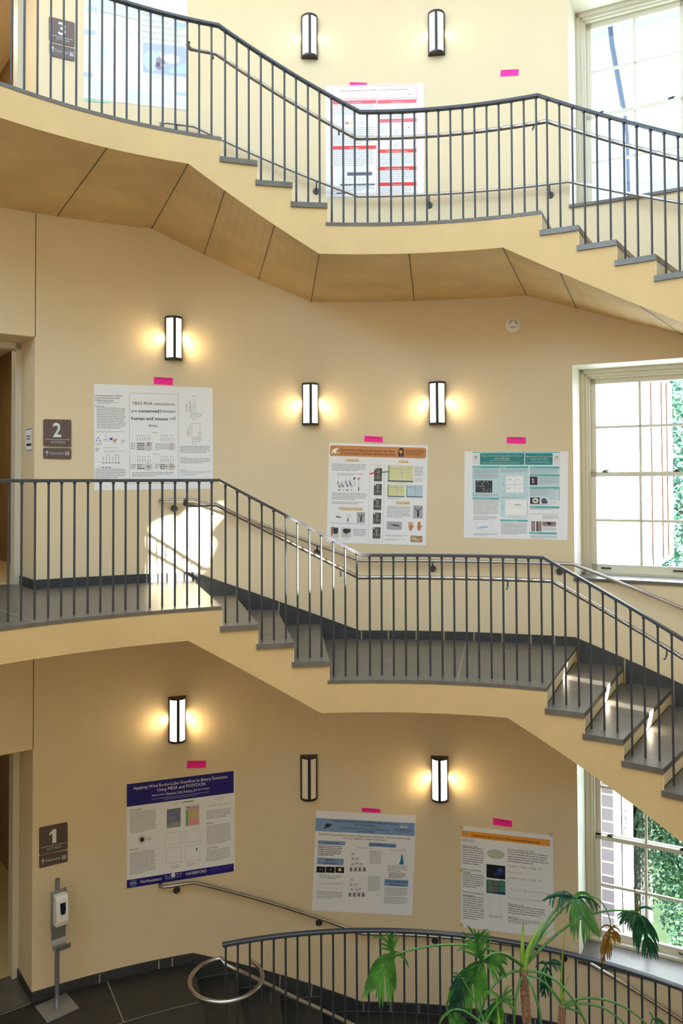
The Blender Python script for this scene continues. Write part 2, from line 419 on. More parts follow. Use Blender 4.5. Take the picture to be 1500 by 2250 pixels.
# ------------------------------------------------------------------ stairs
def stair(L, right=.9, left=-1.05, sk_only=False):
    zt = FL[L]
    z_of = lambda k: zt - k * RI
    label = {3: 'curved cream staircase coming down from floor 3 with bare concrete underside',
             2: 'curved cream staircase with slate treads coming down from the floor 2 landing',
             1: 'shade-darkened slate stair going down from floor 1 behind the lowest guardrail'}[L]
    root = thing('curved_staircase', (RC[0], RC[1], zt), label, 'staircase')
    inner = .235 if L == 1 else 0.0
    tread_n = 11
    # body: risers + fascia + soffit
    def soff(p, knots):
        return lerp_tab(p, [a for a, b in knots], [b for a, b in knots])
    s = RI / .0805; sw = RI / .0742
    ki = [(-2.0, zt - .27), (-.4130, zt - .27), (-.1110, zt - .955), (.3150, zt - .955), (2.0, zt - .955 - (2.0 - .3150) * s)]
    bm = MB()
    if L != 1:
        kn_i = [left, -.592, -.4130, -.330, -.2150, -.1110, .1000, .3150, .4417, .608, .78, right]
        kn_o = [wphi(left), -.512, -.3581, -.2686, -.1730, -.0799, .1049, .3008, .3832, .5492, .6900, wphi(right)]
        so = [zt - .26, zt - .26, zt - .258, zt - .488, zt - .729, zt - .962, zt - .962, zt - .962]
        ko = list(zip(kn_o[:8], so)) + [(2.0, zt - .962 - (2.0 - .3008) * sw * .97)]
        sub = 6
        for i in range(len(kn_i) - 1):
            for j in range(sub):
                t0, t1 = j / sub, (j + 1) / sub
                a0, a1 = kn_i[i] + (kn_i[i + 1] - kn_i[i]) * t0, kn_i[i] + (kn_i[i + 1] - kn_i[i]) * t1
                b0, b1 = kn_o[i] + (kn_o[i + 1] - kn_o[i]) * t0, kn_o[i] + (kn_o[i + 1] - kn_o[i]) * t1
                bm.add([ring(a0, soff(a0, ki)), ring(a1, soff(a1, ki)), wall(b1, soff(b1, ko)), wall(b0, soff(b0, ko))], [(0, 1, 2, 3)], 1, False)
            if 0 < i:
                a, b = kn_i[i], kn_o[i]
                P, Q = ring(a, soff(a, ki) - .002), wall(b, soff(b, ko) - .002)
                d = (Q - P).normalized(); side = Vector((-d.y, d.x, 0)) * .0042
                w_ = Vector((0, 0, -.001)); bm.quad(P - side + w_, P + side + w_, Q + side + w_, Q - side + w_, 2)
    # step segments
    segs = [(left, PH[0], 0), (PH[0], PH[1], 1), (PH[1], PH[2], 2), (PH[2], PH[3], 3), (PH[3], PH[4], 4)]
    for i in range(4, len(PH) - 1):
        if PH[i] < right: segs.append((PH[i], min(PH[i + 1], right), i + 1))
    lean = .012
    treads = []
    for (a, b, k) in segs:
        z = z_of(k); n = max(1, int((b - a) / .03)); th = .03 if k in (0, 4) else .045
        if L == 1 and k == 0: continue
        a_ = a if k == 0 else a - .0
        if L != 1:
            ak = a if k == 0 else a + lean * .0
            xs = sorted([ak + (b - ak) * i / n for i in range(n + 1)] + [q for q in (-.4130, -.1110, .3150) if ak < q < b])
            for i in range(len(xs) - 1):
                bm.quad(ring(xs[i], soff(xs[i], ki)), ring(xs[i + 1], soff(xs[i + 1], ki)), ring(xs[i + 1], z - th), ring(xs[i], z - th), 0)
        if k > 0:   # riser above the left end of this step, leaning back under the nosing above
            bm.quad(ring(a - .006, z - .001, inner), ring(a - .001, z + RI - .03, inner), wall(wphi(a - .001), z + RI - .03), wall(wphi(a - .006), z - .001), 3)
            bm.quad(ring(a - .006, z - .05, inner), ring(a - .001, z + RI - .03, inner), ring(a + .0004, z + RI - .03, inner), ring(a + .0004, z - .05, inner), 3)
        # slab
        tm = MB(); ov = .0052; oi = -.014 if k not in (0, 4) else -.004
        if L == 1: oi = inner
        lo = a if k == 0 else a - .0043
        hi = b if k == 0 or True else b
        xs = [lo + (hi - lo) * i / n for i in range(n + 1)]
        for i in range(n):
            p, q = xs[i], xs[i + 1]
            w0, w1 = wphi(p), wphi(q)
            T = [ring(p, z, oi), ring(q, z, oi), wall(w1, z, -.002), wall(w0, z, -.002)]
            Bt = [v - Vector((0, 0, th)) for v in T]
            tm.add(T + Bt, [(0, 1, 2, 3), (7, 6, 5, 4), (0, 4, 5, 1), (3, 2, 6, 7)] + ([(0, 3, 7, 4)] if i == 0 else []) + ([(1, 5, 6, 2)] if i == n - 1 else []))
        if L == 2 and k == 0:
            pjoint(tm, 214.7, 1288.5, 319.7, 1343.5, z); pjoint(tm, -10, 1337, 79, 1368, z)
            pjoint(tm, 320, 1301, 470, 1304, z, .002)
        if L == 2 and k == 4:
            pjoint(tm, 1024, 1407.5, 1004, 1497, z)
        for i in range(n):     # pale joint where the slab meets the skirting
            w0, w1 = wphi(xs[i]), wphi(xs[i + 1])
            tm.quad(wall(w0, z + .0015, -.026), wall(w1, z + .0015, -.026), wall(w1, z + .0015, -.018), wall(w0, z + .0015, -.018), 1)
        nm = 'landing_slab' if k in (0, 4) else 'tread'
        tm.build(nm, [M['slate_shaded' if L == 1 else 'slate'], M['grout']], root, label=None)
    bm.build('stair_body', [M['plaster'], M['concrete'], M['seam'], M['riser']], root, recalc=False)
    # skirting on the wall
    h = .092; kA, kB, kC = -.2874, .0045, .3745
    def top(w):
        if w < kA: return zt + h
        if w < kB: return zt + h - (w - kA) * (4 * RI) / (kB - kA)
        if w < kC: return zt - 4 * RI + h
        return zt - 4 * RI + h - (w - kC) * RI / .0742
    cuts = [WO[0], WO[1], WO[2], WO[3], WO[4], WO[5], WO[6], wphi(PH[7]), wphi(PH[8]), wphi(PH[9]), wphi(PH[10])]
    def bot(w):
        for i, c_ in enumerate(cuts):
            if w < c_: return z_of(i)
        return z_of(11)
    jl = []
    w = DB + .0775
    for p in ((DB + .104), (DB + .20), (-.2874 - .035)): jl.append(p)
    jl += [WO[1] + .002, WO[2] + .002, WO[3] + .002 - .02, kB + .003, .055, .104, .153, .205, .253, .302, .341, WO[5] + .002, WO[6] + .002, cuts[7]]
    marks = sorted(set([DB, kA, kB, kC, wphi(right)] + cuts + jl + [DB + i * .04 for i in range(40)]))
    marks = [x for x in marks if DB <= x <= wphi(right)]
    sk = MB()
    for i in range(len(marks) - 1):
        a, b = marks[i], marks[i + 1]
        if b - a < 1e-5: continue
        mid_ = (a + b) / 2; zb = bot(mid_)
        if L == 1 and mid_ > 1.2: continue
        P = [wall(a, zb, -.02), wall(b, zb, -.02), wall(b, zb), wall(a, zb)]
        T = [wall(a, top(a + 1e-6), -.02), wall(b, top(b - 1e-6), -.02), wall(b, top(b - 1e-6)), wall(a, top(a + 1e-6))]
        sk.add(P + T, [(0, 1, 5, 4), (4, 5, 6, 7), (0, 3, 2, 1), (0, 4, 7, 3), (1, 2, 6, 5)])
    for jx in jl:
        zb = bot(jx + .003)
        sk.quad(wall(jx - .0012, zb, -.0215), wall(jx + .0012, zb, -.0215), wall(jx + .0012 + (.002 if WO[0] < jx < 0 else 0), top(jx), -.0215), wall(jx - .0012 + (.002 if WO[0] < jx < 0 else 0), top(jx), -.0215), 1)
    sk.build('skirting', [M['slate_base'], M['grout']], root, label='dark slate skirting with pale joints')
    return root
for L in (3, 2, 1): stair(L)
# left of the door a plain baseboard
# ------------------------------------------------------------------ guardrails
RB = .1624
SP = [-.7739, -.7488, -.7226, -.696, -.6701, -.644, -.6166, -.5907, -.564, -.5382, -.5119, -.4866, -.46, -.4325, -.406, -.3796, -.352,
      -.3213, -.295, -.2677, -.2400, -.2130, -.1860, -.1593, -.1319, -.1054, -.0778, -.0509, -.0242, .0047, .0316, .0588, .0862, .1133, .1409, .1682, .1953,
      .2229, .2496, .277, .304, .3323, .3594, .3863, .4096, .4364, .4634, .4884, .5149, .5414, .5704, .5965, .6241]
SP = [-.7739 - .0262 * i for i in range(8, 0, -1)] + SP + [.6241 + .0268 * i for i in range(1, 10)]
def zstep(p, zt):
    k = 0
    for i, c_ in enumerate(PH):
        if p > c_: k = i + 1
    return zt - k * RI
def ztop(p, zt):
    K = [(-3, 1.075), (-.336, 1.075), (-.0118, 1.0765 - 4 * RI), (.391, 1.0765 - 4 * RI), (2, 1.0765 - 4 * RI - (2 - .391) * RI / .0805)]
    return zt + lerp_tab(p, [a for a, b in K], [b for a, b in K])
def zhand(p, zt):
    K = [(-3, .848), (-.338, .848), (-.0191, .857 - 4 * RI), (.4065, .857 - 4 * RI), (2, .857 - 4 * RI - (2 - .4065) * RI / .0805)]
    return zt + lerp_tab(p, [a for a, b in K], [b for a, b in K])
def sample(a, b, knots, st=.03):
    ks = sorted([a, b] + [k for k in knots if a < k < b]); out = []
    for i in range(len(ks) - 1):
        n = max(1, int((ks[i + 1] - ks[i]) / st)); out += [ks[i] + (ks[i + 1] - ks[i]) * j / n for j in range(n)]
    return out + [b]
def guard(L):
    zt = FL[L]
    label = {3: 'dark grey baluster guardrail along the uppermost stair flight', 2: 'dark grey baluster guardrail along the middle stair flight, partly sunlit',
             1: 'dark guardrail with a level rail behind the potted plants'}[L]
    root = thing('stair_guardrail', (RC[0], RC[1], zt), label, 'railing')
    lo, hi = (-1.0, .86)
    if L == 1: lo = -.3285
    ps_ = sample(lo, hi, [-.336, -.0118, .391] if L != 1 else [])
    zf = (lambda p: ztop(p, zt)) if L != 1 else (lambda p: zt + 1.105)
    m = MB()
    w, h = .024, .026
    prof = [(-w, -h), (w, -h), (w, -.006), (w - .006, 0), (-w + .006, 0), (-w, -.006)]
    m.sweep([ring(p, zf(p), RB) for p in ps_], prof, outs=[Vector((sin(p), cos(p), 0)) for p in ps_])
    m.build('top_rail', M['rail'], root)
    bal = SP if L != 1 else [-.3215 + .0266 * i for i in range(45)]
    first = None
    for p in bal:
        if not lo < p < hi: continue
        z0 = zstep(p, zt) if L != 1 else zt; z1 = zf(p) - .024
        m = MB(); m.tube([ring(p, z0 - .002, RB), ring(p, z1, RB)], .0092, 8)
        m.tube([ring(p, z1 - .016, RB), ring(p, z1 + .002, RB)], .0135, 8)
        m.build('baluster', M['rail'], root)
    # steel hand rail on the stair side
    off = RB + .078
    if L != 1:
        pts = []; s0 = -.398 if L == 3 else -.404
        pts.append(ring(s0 - .003, zhand(s0, zt) + .045, off - .045)); pts.append(ring(s0 - .004, zhand(s0, zt) + .012, off - .02))
        for p in sample(s0 + .003, hi, [-.338, -.0191, .4065]): pts.append(ring(p, zhand(p, zt), off))
    else:
        c = on_z(497, 2150.5, zt + .87); Rl = .303
        pts = []
        n = 30; a0, a1 = 0.62, 2 * pi - .30   # clockwise seen from above, from north-east round to north
        for i in range(n + 1):
            a = a0 + (a1 - a0) * i / n
            pts.append(Vector((c.x + Rl * sin(a), c.y + Rl * cos(a), zt + .87)))
        gap_ = zt + .87 - zhand(-.318, zt)
        for p in sample(-.318, hi, [-.0191, .4065]): pts.append(ring(p, zhand(p, zt) + gap_ * max(0, 1 - (p + .318) / .15), off))
    m = MB(); m.tube(pts, .0185, 12); m.build('hand_rail', M['steel'], root, label='bright steel hand rail')
    for p in {3: (-.347, -.06, .378), 2: (-.349, -.06, .312, .636), 1: (-.22, .1, .5)}[L]:
        m = MB(); z = zhand(p, zt)
        m.tube([ring(p, z - .01, off), ring(p, z - .055, off - .004), ring(p, z - .075, RB + .03), ring(p, z - .075, RB)], .0075, 8)
        m.build('rail_bracket', M['bracket'], root)
    return root
for L in (3, 2, 1): guard(L)
# ------------------------------------------------------------------ wall hand rails
def wrail(L):
    zt = FL[L]
    root = thing('wall_handrail', (WC[0], WC[1], zt),
                 {3: 'steel handrail on the wall behind the uppermost flight', 2: 'steel handrail on the wall above the middle flight', 1: 'steel handrail on the wall below the purple-headed poster'}[L], 'handrail')
    K = [(-1, .862), (-.2874, .862), (.0055, .862 - 4 * RI), (.3735, .857 - 4 * RI), (2, .857 - 4 * RI - (2 - .3735) * RI / .0746)]
    zf = lambda w: zt + lerp_tab(w, [a for a, b in K], [b for a, b in K])
    off = -.085; a0 = -.338
    pts = [wall(a0 - .004, zf(a0), -.005), wall(a0 - .006, zf(a0), -.05), wall(a0, zf(a0), -.078)]
    for w in sample(a0 + .004, .80, [-.2874, .0055, .3735]): pts.append(wall(w, zf(w), off))
    m = MB(); m.tube(pts, .0165, 12); m.build('rail', M['steel'], root)
    for w in {3: (-.3170, -.0700, .1325, .3420, .56), 2: (-.3200, -.0710, .1340, .3500, .56), 1: (-.3150, -.0700, .1330, .3500, .56)}[L]:
        z = zf(w) - .012; b = thing('bracket', (0, 0, 0)) if False else None
        m = MB(); n = Vector((sin(w), cos(w), 0)); c = wall(w, z - .078, 0)
        m.lathe(c, [(.036, 0), (.036, -.010), (.030, -.016)], 20, n)
        m.tube([c - n * .01, c - n * .05, wall(w, z - .055, off), wall(w, z + .004, off)], .0075, 8)
        m.build('bracket', M['bracket'], root)
for L in (3, 2, 1): wrail(L)
# ------------------------------------------------------------------ lettering
_tc = {}
def text_mesh(s, bold=0.0):
    key = (s, bold)
    if key in _tc: return _tc[key]
    cu = bpy.data.curves.new('t', 'FONT'); cu.body = s; cu.resolution_u = 2
    o = bpy.data.objects.new('t', cu); COL.objects.link(o)
    dg = bpy.context.evaluated_depsgraph_get(); ev = o.evaluated_get(dg); me = ev.to_mesh()
    vs = [(v.co.x, v.co.y) for v in me.vertices]; fs = [tuple(p.vertices) for p in me.polygons]
    if bold:      # heavier strokes: the outline repeated a hair to the side and up
        n0, base_v, base_f = len(vs), list(vs), list(fs)
        for dx, dy in ((1.5, 0), (.75, .6), (.75, -.6)):
            o_ = len(vs); vs += [(a + dx * bold, b + dy * bold) for a, b in base_v]; fs += [tuple(o_ + i for i in f) for f in base_f]
    ev.to_mesh_clear(); bpy.data.objects.remove(o); bpy.data.curves.remove(cu)
    _tc[key] = (vs, fs); return _tc[key]
CAPH = max(y for x, y in text_mesh('H')[0])
SPLIT = ('picture', 'text_block', 'lettering', 'heading_band', 'tape')
class Sheet:
    """a sheet fixed on the round wall; things are laid out on it in the units of the zoomed view they were read from"""
    def __init__(s, ox, oy, sc, corners, name, label, cat, group=None, mat_=None, off=.004, surf=None, thick=.0, round_=0, sc2=None):
        s.ox, s.oy, s.sc = ox, oy, sc; s.sc2 = sc2 or sc
        s.surf = surf or (lambda x, y, o: wall(*on_cyl(x, y), -o))
        s.c = [Vector((ox + x / s.sc, oy + y / s.sc2)) for x, y in corners]
        s.W = ((s.c[1] - s.c[0]).length + (s.c[2] - s.c[3]).length) / 2; s.Hh = ((s.c[3] - s.c[0]).length + (s.c[2] - s.c[1]).length) / 2
        s.parts = {}; s.off = off; s.thick = thick
        s.name, s.label, s.cat, s.group, s.mat = name, label, cat, group, mat_ or M['paper']
        s.round = round_; s.lay = 0; s.cnt = 0
    def uv2p(s, u, v, o):
        a = s.c[0] * (1 - u) * (1 - v) + s.c[1] * u * (1 - v) + s.c[2] * u * v + s.c[3] * (1 - u) * v
        return s.surf(a.x, a.y, o)
    def inv(s, x, y):
        P = Vector((s.ox + x / s.sc, s.oy + y / s.sc2)); u = v = .5
        for _ in range(12):
            a = s.c[0] * (1 - u) * (1 - v) + s.c[1] * u * (1 - v) + s.c[2] * u * v + s.c[3] * (1 - u) * v
            du = (s.c[1] - s.c[0]) * (1 - v) + (s.c[2] - s.c[3]) * v; dv = (s.c[3] - s.c[0]) * (1 - u) + (s.c[2] - s.c[1]) * u
            e = P - a; det = du.x * dv.y - du.y * dv.x
            u += (e.x * dv.y - e.y * dv.x) / det; v += (du.x * e.y - du.y * e.x) / det
        return u, v
    def part(s, name):
        if name in SPLIT: name = '%s#%d' % (name, s.cnt)
        if name not in s.parts: s.parts[name] = (MB(), [])
        return s.parts[name]
    def mi(s, name, m):
        mb, ms = s.part(name)
        if m not in ms: ms.append(m)
        return mb, ms.index(m)
    def rect(s, x, y, w, h, m, part='figure', lift=None, r=0):
        s.lay += 1
        if lift is None or part == 'heading_band': s.cnt += 1
        o = s.off + (lift if lift is not None else .0006)
        u, v = s.inv(x, y); du = w / s.sc / s.W; dv = h / s.sc2 / s.Hh; mb, i = s.mi(part, m)
        n = max(2, int(du * 36))
        if r:
            rx, ry = r / s.sc / s.W, r / s.sc2 / s.Hh
            us = sorted(set([du * k / n for k in range(n + 1)] + [rx * (1 - cos(pi / 2 * k / 4)) for k in range(5)] + [du - rx * (1 - cos(pi / 2 * k / 4)) for k in range(5)]))
            def vt(q):
                e = max(0.0, (rx - q) / rx, (q - du + rx) / rx); return ry * (1 - sqrt(max(0, 1 - e * e)))
            for a, b in zip(us, us[1:]):
                if b - a > 1e-7: mb.quad(s.uv2p(u + a, v + vt(a), o), s.uv2p(u + b, v + vt(b), o), s.uv2p(u + b, v + dv - vt(b), o), s.uv2p(u + a, v + dv - vt(a), o), i)
            return
        for k in range(n):
            a, b = u + du * k / n, u + du * (k + 1) / n
            mb.quad(s.uv2p(a, v, o), s.uv2p(b, v, o), s.uv2p(b, v + dv, o), s.uv2p(a, v + dv, o), i)
    def poly(s, pts, m, part='figure', lift=.0010):
        if part == 'tape': s.cnt += 1
        mb, i = s.mi(part, m); mb.add([s.uv2p(*s.inv(x, y), s.off + lift) for x, y in pts], [tuple(range(len(pts)))], i)
    def ell(s, x, y, rx, ry, m, part='figure', lift=.0010, n=20):
        u, v = s.inv(x, y); mb, i = s.mi(part, m)
        mb.add([s.uv2p(u + rx / s.sc / s.W * cos(2 * pi * k / n), v + ry / s.sc2 / s.Hh * sin(2 * pi * k / n), s.off + lift) for k in range(n)], [tuple(range(n))], i)
    def line(s, x0, y0, x1, y1, w, m, part='figure', lift=.0010):
        d = Vector((x1 - x0, y1 - y0)); nn = Vector((-d.y, d.x)).normalized() * w / 2; mb, i = s.mi(part, m)
        mb.add([s.uv2p(*s.inv(a, b), s.off + lift) for a, b in ((x0 - nn.x, y0 - nn.y), (x1 - nn.x, y1 - nn.y), (x1 + nn.x, y1 + nn.y), (x0 + nn.x, y0 + nn.y))], [(0, 1, 2, 3)], i)
    def outline(s, x, y, w, h, t, m, part='figure', lift=.0009):
        for a in ((x, y, w, t), (x, y + h - t, w, t), (x, y, t, h), (x + w - t, y, t, h)): s.rect(*a, m, part, lift)
    def text(s, st, x, y, w, h, m, part='lettering', bold=0.0, lift=.0014, rot=0):
        """top-left corner of the capitals, width of the line, height of the capitals"""
        s.cnt += 1
        vs, fs = text_mesh(st, bold); mb, i = s.mi(part, m)
        x0 = min(a for a, b in vs); x1 = max(a for a, b in vs)
        u, v = s.inv(x, y); out = []
        for a, b in vs:
            fx = (a - x0) / (x1 - x0) * w; fy = (CAPH - b) / CAPH * h
            if rot: fx, fy = fx * 0 + (b / CAPH) * 0 + (1 - (CAPH - b) / CAPH) * -h + h, -(a - x0) / (x1 - x0) * w
            out.append(s.uv2p(u + fx / s.sc / s.W, v + fy / s.sc2 / s.Hh, s.off + lift))
        mb.add(out, fs, i)
    def block(s, x, y, w, h, n, m=None, part='text_block', seed=None, fill=.34, bullet=False, lift=.0012):
        if part == 'text_block': s.cnt += 1
        m = m or M['grey_ink']; rnd = random.Random(int(x * 7 + y)); mb, i = s.mi(part, m)
        u0, v0 = s.inv(x, y); lh = h / n
        for k in range(n):
            end = w * (rnd.uniform(.55, .85) if k == n - 1 and n > 1 else rnd.uniform(.93, 1.0)); c = 0
            while c < end - 1:
                ww = min(rnd.uniform(.5, 2.6) * lh * 1.5, end - c)
                U0 = u0 + c / s.sc / s.W; U1 = u0 + (c + ww) / s.sc / s.W
                V0 = v0 + (k * lh) / s.sc2 / s.Hh; V1 = v0 + (k * lh + lh * fill) / s.sc2 / s.Hh; o = s.off + lift
                mb.quad(s.uv2p(U0, V0, o), s.uv2p(U1, V0, o), s.uv2p(U1, V1, o), s.uv2p(U0, V1, o), i)
                c += ww + lh * .28
    def done(s):
        mb = MB(); nx, ny = 12, 6
        if s.round:
            t = max(s.thick, .0015); rx, ry = s.round / s.sc / s.W, s.round / s.sc2 / s.Hh
            us = sorted(set([i / nx for i in range(nx + 1)] + [rx * (1 - cos(pi / 2 * k / 5)) for k in range(6)] + [1 - rx * (1 - cos(pi / 2 * k / 5)) for k in range(6)]))
            def vt(u):
                e = max(0.0, (rx - u) / rx, (u - 1 + rx) / rx); return ry * (1 - sqrt(max(0, 1 - e * e)))
            for a, b in zip(us, us[1:]):
                if b - a < 1e-6: continue
                q = [(a, vt(a)), (b, vt(b)), (b, 1 - vt(b)), (a, 1 - vt(a))]
                f = [s.uv2p(x, y, s.off) for x, y in q]; k = [s.uv2p(x, y, s.off - t) for x, y in q]
                mb.add(f + k, [(0, 1, 2, 3), (7, 6, 5, 4), (0, 4, 5, 1), (3, 2, 6, 7)])
        else:
            t = max(s.thick, .0015)
            g = [[s.uv2p(i / nx, j / ny, s.off) for i in range(nx + 1)] for j in range(ny + 1)]
            gb = [[s.uv2p(i / nx, j / ny, s.off - t) for i in range(nx + 1)] for j in range(ny + 1)]
            for j in range(ny):
                for i in range(nx):
                    mb.quad(g[j][i], g[j][i + 1], g[j + 1][i + 1], g[j + 1][i]); mb.quad(gb[j][i], gb[j][i + 1], gb[j + 1][i + 1], gb[j + 1][i])
            for i in range(nx):
                mb.quad(g[0][i], g[0][i + 1], gb[0][i + 1], gb[0][i]); mb.quad(g[ny][i], g[ny][i + 1], gb[ny][i + 1], gb[ny][i])
            for j in range(ny):
                mb.quad(g[j][0], g[j + 1][0], gb[j + 1][0], gb[j][0]); mb.quad(g[j][nx], g[j + 1][nx], gb[j + 1][nx], gb[j][nx])
        root = mb.build(s.name, s.mat, None, s.label, s.cat, s.group, origin=s.uv2p(.5, .5, s.off))
        for nm, (b, ms) in s.parts.items(): b.build(nm.split('#')[0], ms, root, recalc=False)
        return root
ink, gink, pink_, W_ = M['ink'], M['grey_ink'], M['pink'], M['signwhite']
white = color(246, 246, 248)
# --- poster: wind Roche-lobe (ground floor, left)
p = Sheet(260, 1670, 1500 / 280, [(98, 283), (1370, 124), (1370, 1304), (98, 1508)], 'poster', 'ground storey poster with deep purple header and footer bands', 'poster')
nav = color(28, 16, 118); p.rect(98, 283, 1272, 262, nav, 'header_band'); p.rect(98, 1412, 1272, 96, nav, 'footer_band')
p.text('Applying Wind Roche-Lobe Overflow in Binary Evolution', 176, 314, 1118, 34, white); p.text('Using MESA and POSYDON', 458, 330, 570, 36, white)
p.text('Sasha Levina, Meng Sun, Vicky Kalogera, Zoheyr Doctor', 392, 405, 690, 20, white)
p.block(562, 408, 370, 14, 1, color(190, 186, 220)); p.block(396, 458, 690, 15, 1, color(190, 186, 220)); p.block(540, 458, 410, 13, 1, color(190, 186, 220))
for t, x, y, w in (('Introduction', 134, 582, 148), ('Methods', 134, 1048, 102), ('Results', 1036, 735, 78), ('Future Work', 1036, 1028, 140)): p.text(t, x, y, w, 18, ink, bold=.01)
p.block(134, 618, 318, 250, 15); p.block(134, 1092, 310, 260, 16); p.block(1036, 600, 298, 105, 6); p.block(1036, 775, 290, 232, 14); p.block(1036, 1066, 290, 142, 9)
p.text('a = 1/2 n (r/R)^-2', 1105, 458, 145, 16, gink); p.text('e = max { P(r/a) + q log + c(K, m) , 0 }', 1020, 534, 330, 18, gink)
p.ell(278, 934, 46, 50, gink); p.ell(278, 934, 42, 46, color(226, 226, 226), lift=.0012); p.ell(278, 934, 27, 29, ink, lift=.0014)
p.ell(360, 922, 26, 18, gink); p.ell(360, 922, 22, 14, color(226, 226, 226), lift=.0012); p.line(306, 940, 338, 926, 3, gink)
rnd = random.Random(3)
p.rect(568, 580, 166, 220, color(112, 122, 150)); p.rect(568, 752, 40, 50, color(120, 170, 130), lift=.0012); p.rect(608, 735, 126, 62, color(150, 154, 158), lift=.0012)
for k in range(90): p.rect(572 + rnd.random() * 155, 585 + rnd.random() * 150, 6, 6, color(*rnd.choice([(90, 96, 140), (150, 150, 176), (214, 214, 220)])), lift=.0014)
p.rect(792, 540, 162, 240, color(220, 190, 190)); p.rect(800, 600, 138, 90, color(206, 186, 120), lift=.0012); p.rect(792, 590, 28, 190, color(110, 170, 130), lift=.0013); p.rect(820, 690, 128, 78, color(222, 160, 168), lift=.0012)
for k in range(70): p.rect(794 + rnd.random() * 155, 545 + rnd.random() * 48, 7, 7, color(*rnd.choice([(70, 80, 130), (100, 120, 170), (214, 214, 220)])), lift=.0015)
for x, y, w, h in ((548, 862, 190, 142), (775, 832, 190, 142), (560, 1040, 180, 180), (784, 1012, 178, 180)): p.outline(x, y, w, h, 3, M['light_ink'])
p.line(565, 905, 590, 950, 3, gink); p.line(735, 850, 712, 905, 3, gink); p.line(785, 860, 820, 918, 3, gink); p.line(945, 830, 932, 875, 3, gink)
p.rect(912, 1032, 18, 30, color(20, 120, 60), lift=.0014); p.rect(745, 492, 150, 10, color(60, 120, 110)); p.block(640, 500, 80, 35, 4, M['light_ink'])
p.block(620, 1240, 110, 50, 4, M['light_ink']); p.block(805, 1212, 100, 45, 4, M['light_ink'])
p.ell(174, 1448, 42, 42, color(120, 130, 150), 'emblem', .0012); p.ell(174, 1448, 34, 34, color(20, 90, 150), 'emblem', .0014); p.text('NSF', 148, 1440, 52, 20, white, lift=.0018)
p.text('Northwestern', 260, 1412, 246, 36, white); p.text('HAVERFORD', 795, 1322, 246, 34, white); p.text('C I', 546, 1360, 60, 16, white); p.text('R A', 684, 1332, 66, 16, white); p.text('E', 636, 1346, 12, 14, nav, lift=.002)
p.ell(644, 1350, 24, 26, white, 'emblem', .0012); p.block(550, 1388, 200, 22, 3, color(170, 166, 210)); p.block(1086, 1262, 260, 60, 5, color(84, 74, 150))
p.done()
# --- poster: SMBHBs
p = Sheet(670, 1760, 1500 / 260, [(138, 118), (1405, 186), (1358, 1448), (86, 1384)], 'poster', 'ground storey poster with light blue title band and blue headings', 'poster')
bl = color(128, 160, 206); dk = color(24, 34, 70)
p.rect(136, 212, 1260, 164, bl, 'header_band')
p.text('Analysis of Residuals from SMBHBs using the Horizon', 346, 232, 840, 26, dk, bold=.006); p.text('Run 5 Simulation', 628, 285, 270, 26, dk, bold=.006)
p.text('Crystal James, Riley Sterling, and Andrea Lommen', 456, 325, 606, 20, dk); p.text('Haverford College', 648, 364, 222, 20, dk)
p.poly([(215, 330), (280, 280), (345, 290), (320, 320), (280, 338), (240, 345)], color(70, 66, 60)); p.poly([(190, 340), (260, 300), (270, 318)], color(150, 190, 230)); p.poly([(250, 300), (290, 290), (310, 330), (270, 330)], ink, lift=.0014)
p.rect(1210, 312, 90, 26, color(222, 218, 196)); p.text('HAVERFORD', 1143, 345, 220, 30, color(60, 60, 90)); p.text('COLLEGE', 1200, 385, 105, 14, color(60, 60, 90))
p.text('Detection of gravitational waves using pulsars is imminent - but we need to make', 178, 402, 1168, 24, ink); p.text('sure our software is ready to find them.', 482, 452, 552, 24, ink)
for x, y, w, h in ((165, 495, 345, 48), (155, 713, 335, 84), (808, 522, 348, 50), (1006, 986, 302, 84)): p.rect(x, y, w, h, bl, 'heading_band')
p.text('Introduction', 235, 510, 204, 26, dk, bold=.008); p.text('SMBHBs', 262, 730, 120, 24, dk, bold=.008); p.text('& Residuals', 238, 770, 168, 24, dk, bold=.008)
p.text('ENTERPRISE Results', 818, 536, 330, 28, dk, bold=.01); p.text('Acknowledgements', 1022, 998, 275, 26, dk, bold=.01); p.text('& References', 1058, 1046, 192, 24, dk, bold=.01)
p.block(165, 560, 310, 135, 6, ink); p.block(180, 932, 295, 55, 3, gink); p.block(150, 1138, 335, 100, 5, gink); p.block(820, 626, 155, 175, 12, gink); p.block(798, 950, 155, 190, 13, gink)
p.block(1042, 812, 265, 85, 5, gink); p.block(1058, 905, 225, 75, 4, ink); p.block(1006, 1092, 300, 110, 7, gink); p.block(1000, 1210, 310, 92, 5, gink); p.block(640, 585, 240, 13, 1, gink); p.block(1066, 612, 230, 14, 1, gink)
for i in range(3):
    p.rect(146 + i * 119, 826 + i * 2, 112, 76, color(12, 14, 26))
p.ell(190, 862, 5, 12, color(150, 190, 120), lift=.0014, n=8); p.ell(222, 864, 5, 10, color(150, 190, 120), lift=.0014, n=8); p.ell(322, 866, 8, 9, white, lift=.0014, n=8); p.ell(440, 868, 20, 20, color(240, 220, 160), lift=.0014)
pts = []; 
for k in range(60): p.line(170 + k * 5, 1040 + rnd.uniform(-12, 12), 175 + k * 5, 1052 + rnd.uniform(-14, 14), 3, color(200, 160, 155))
p.outline(150, 1010, 330, 88, 2, M['light_ink'])
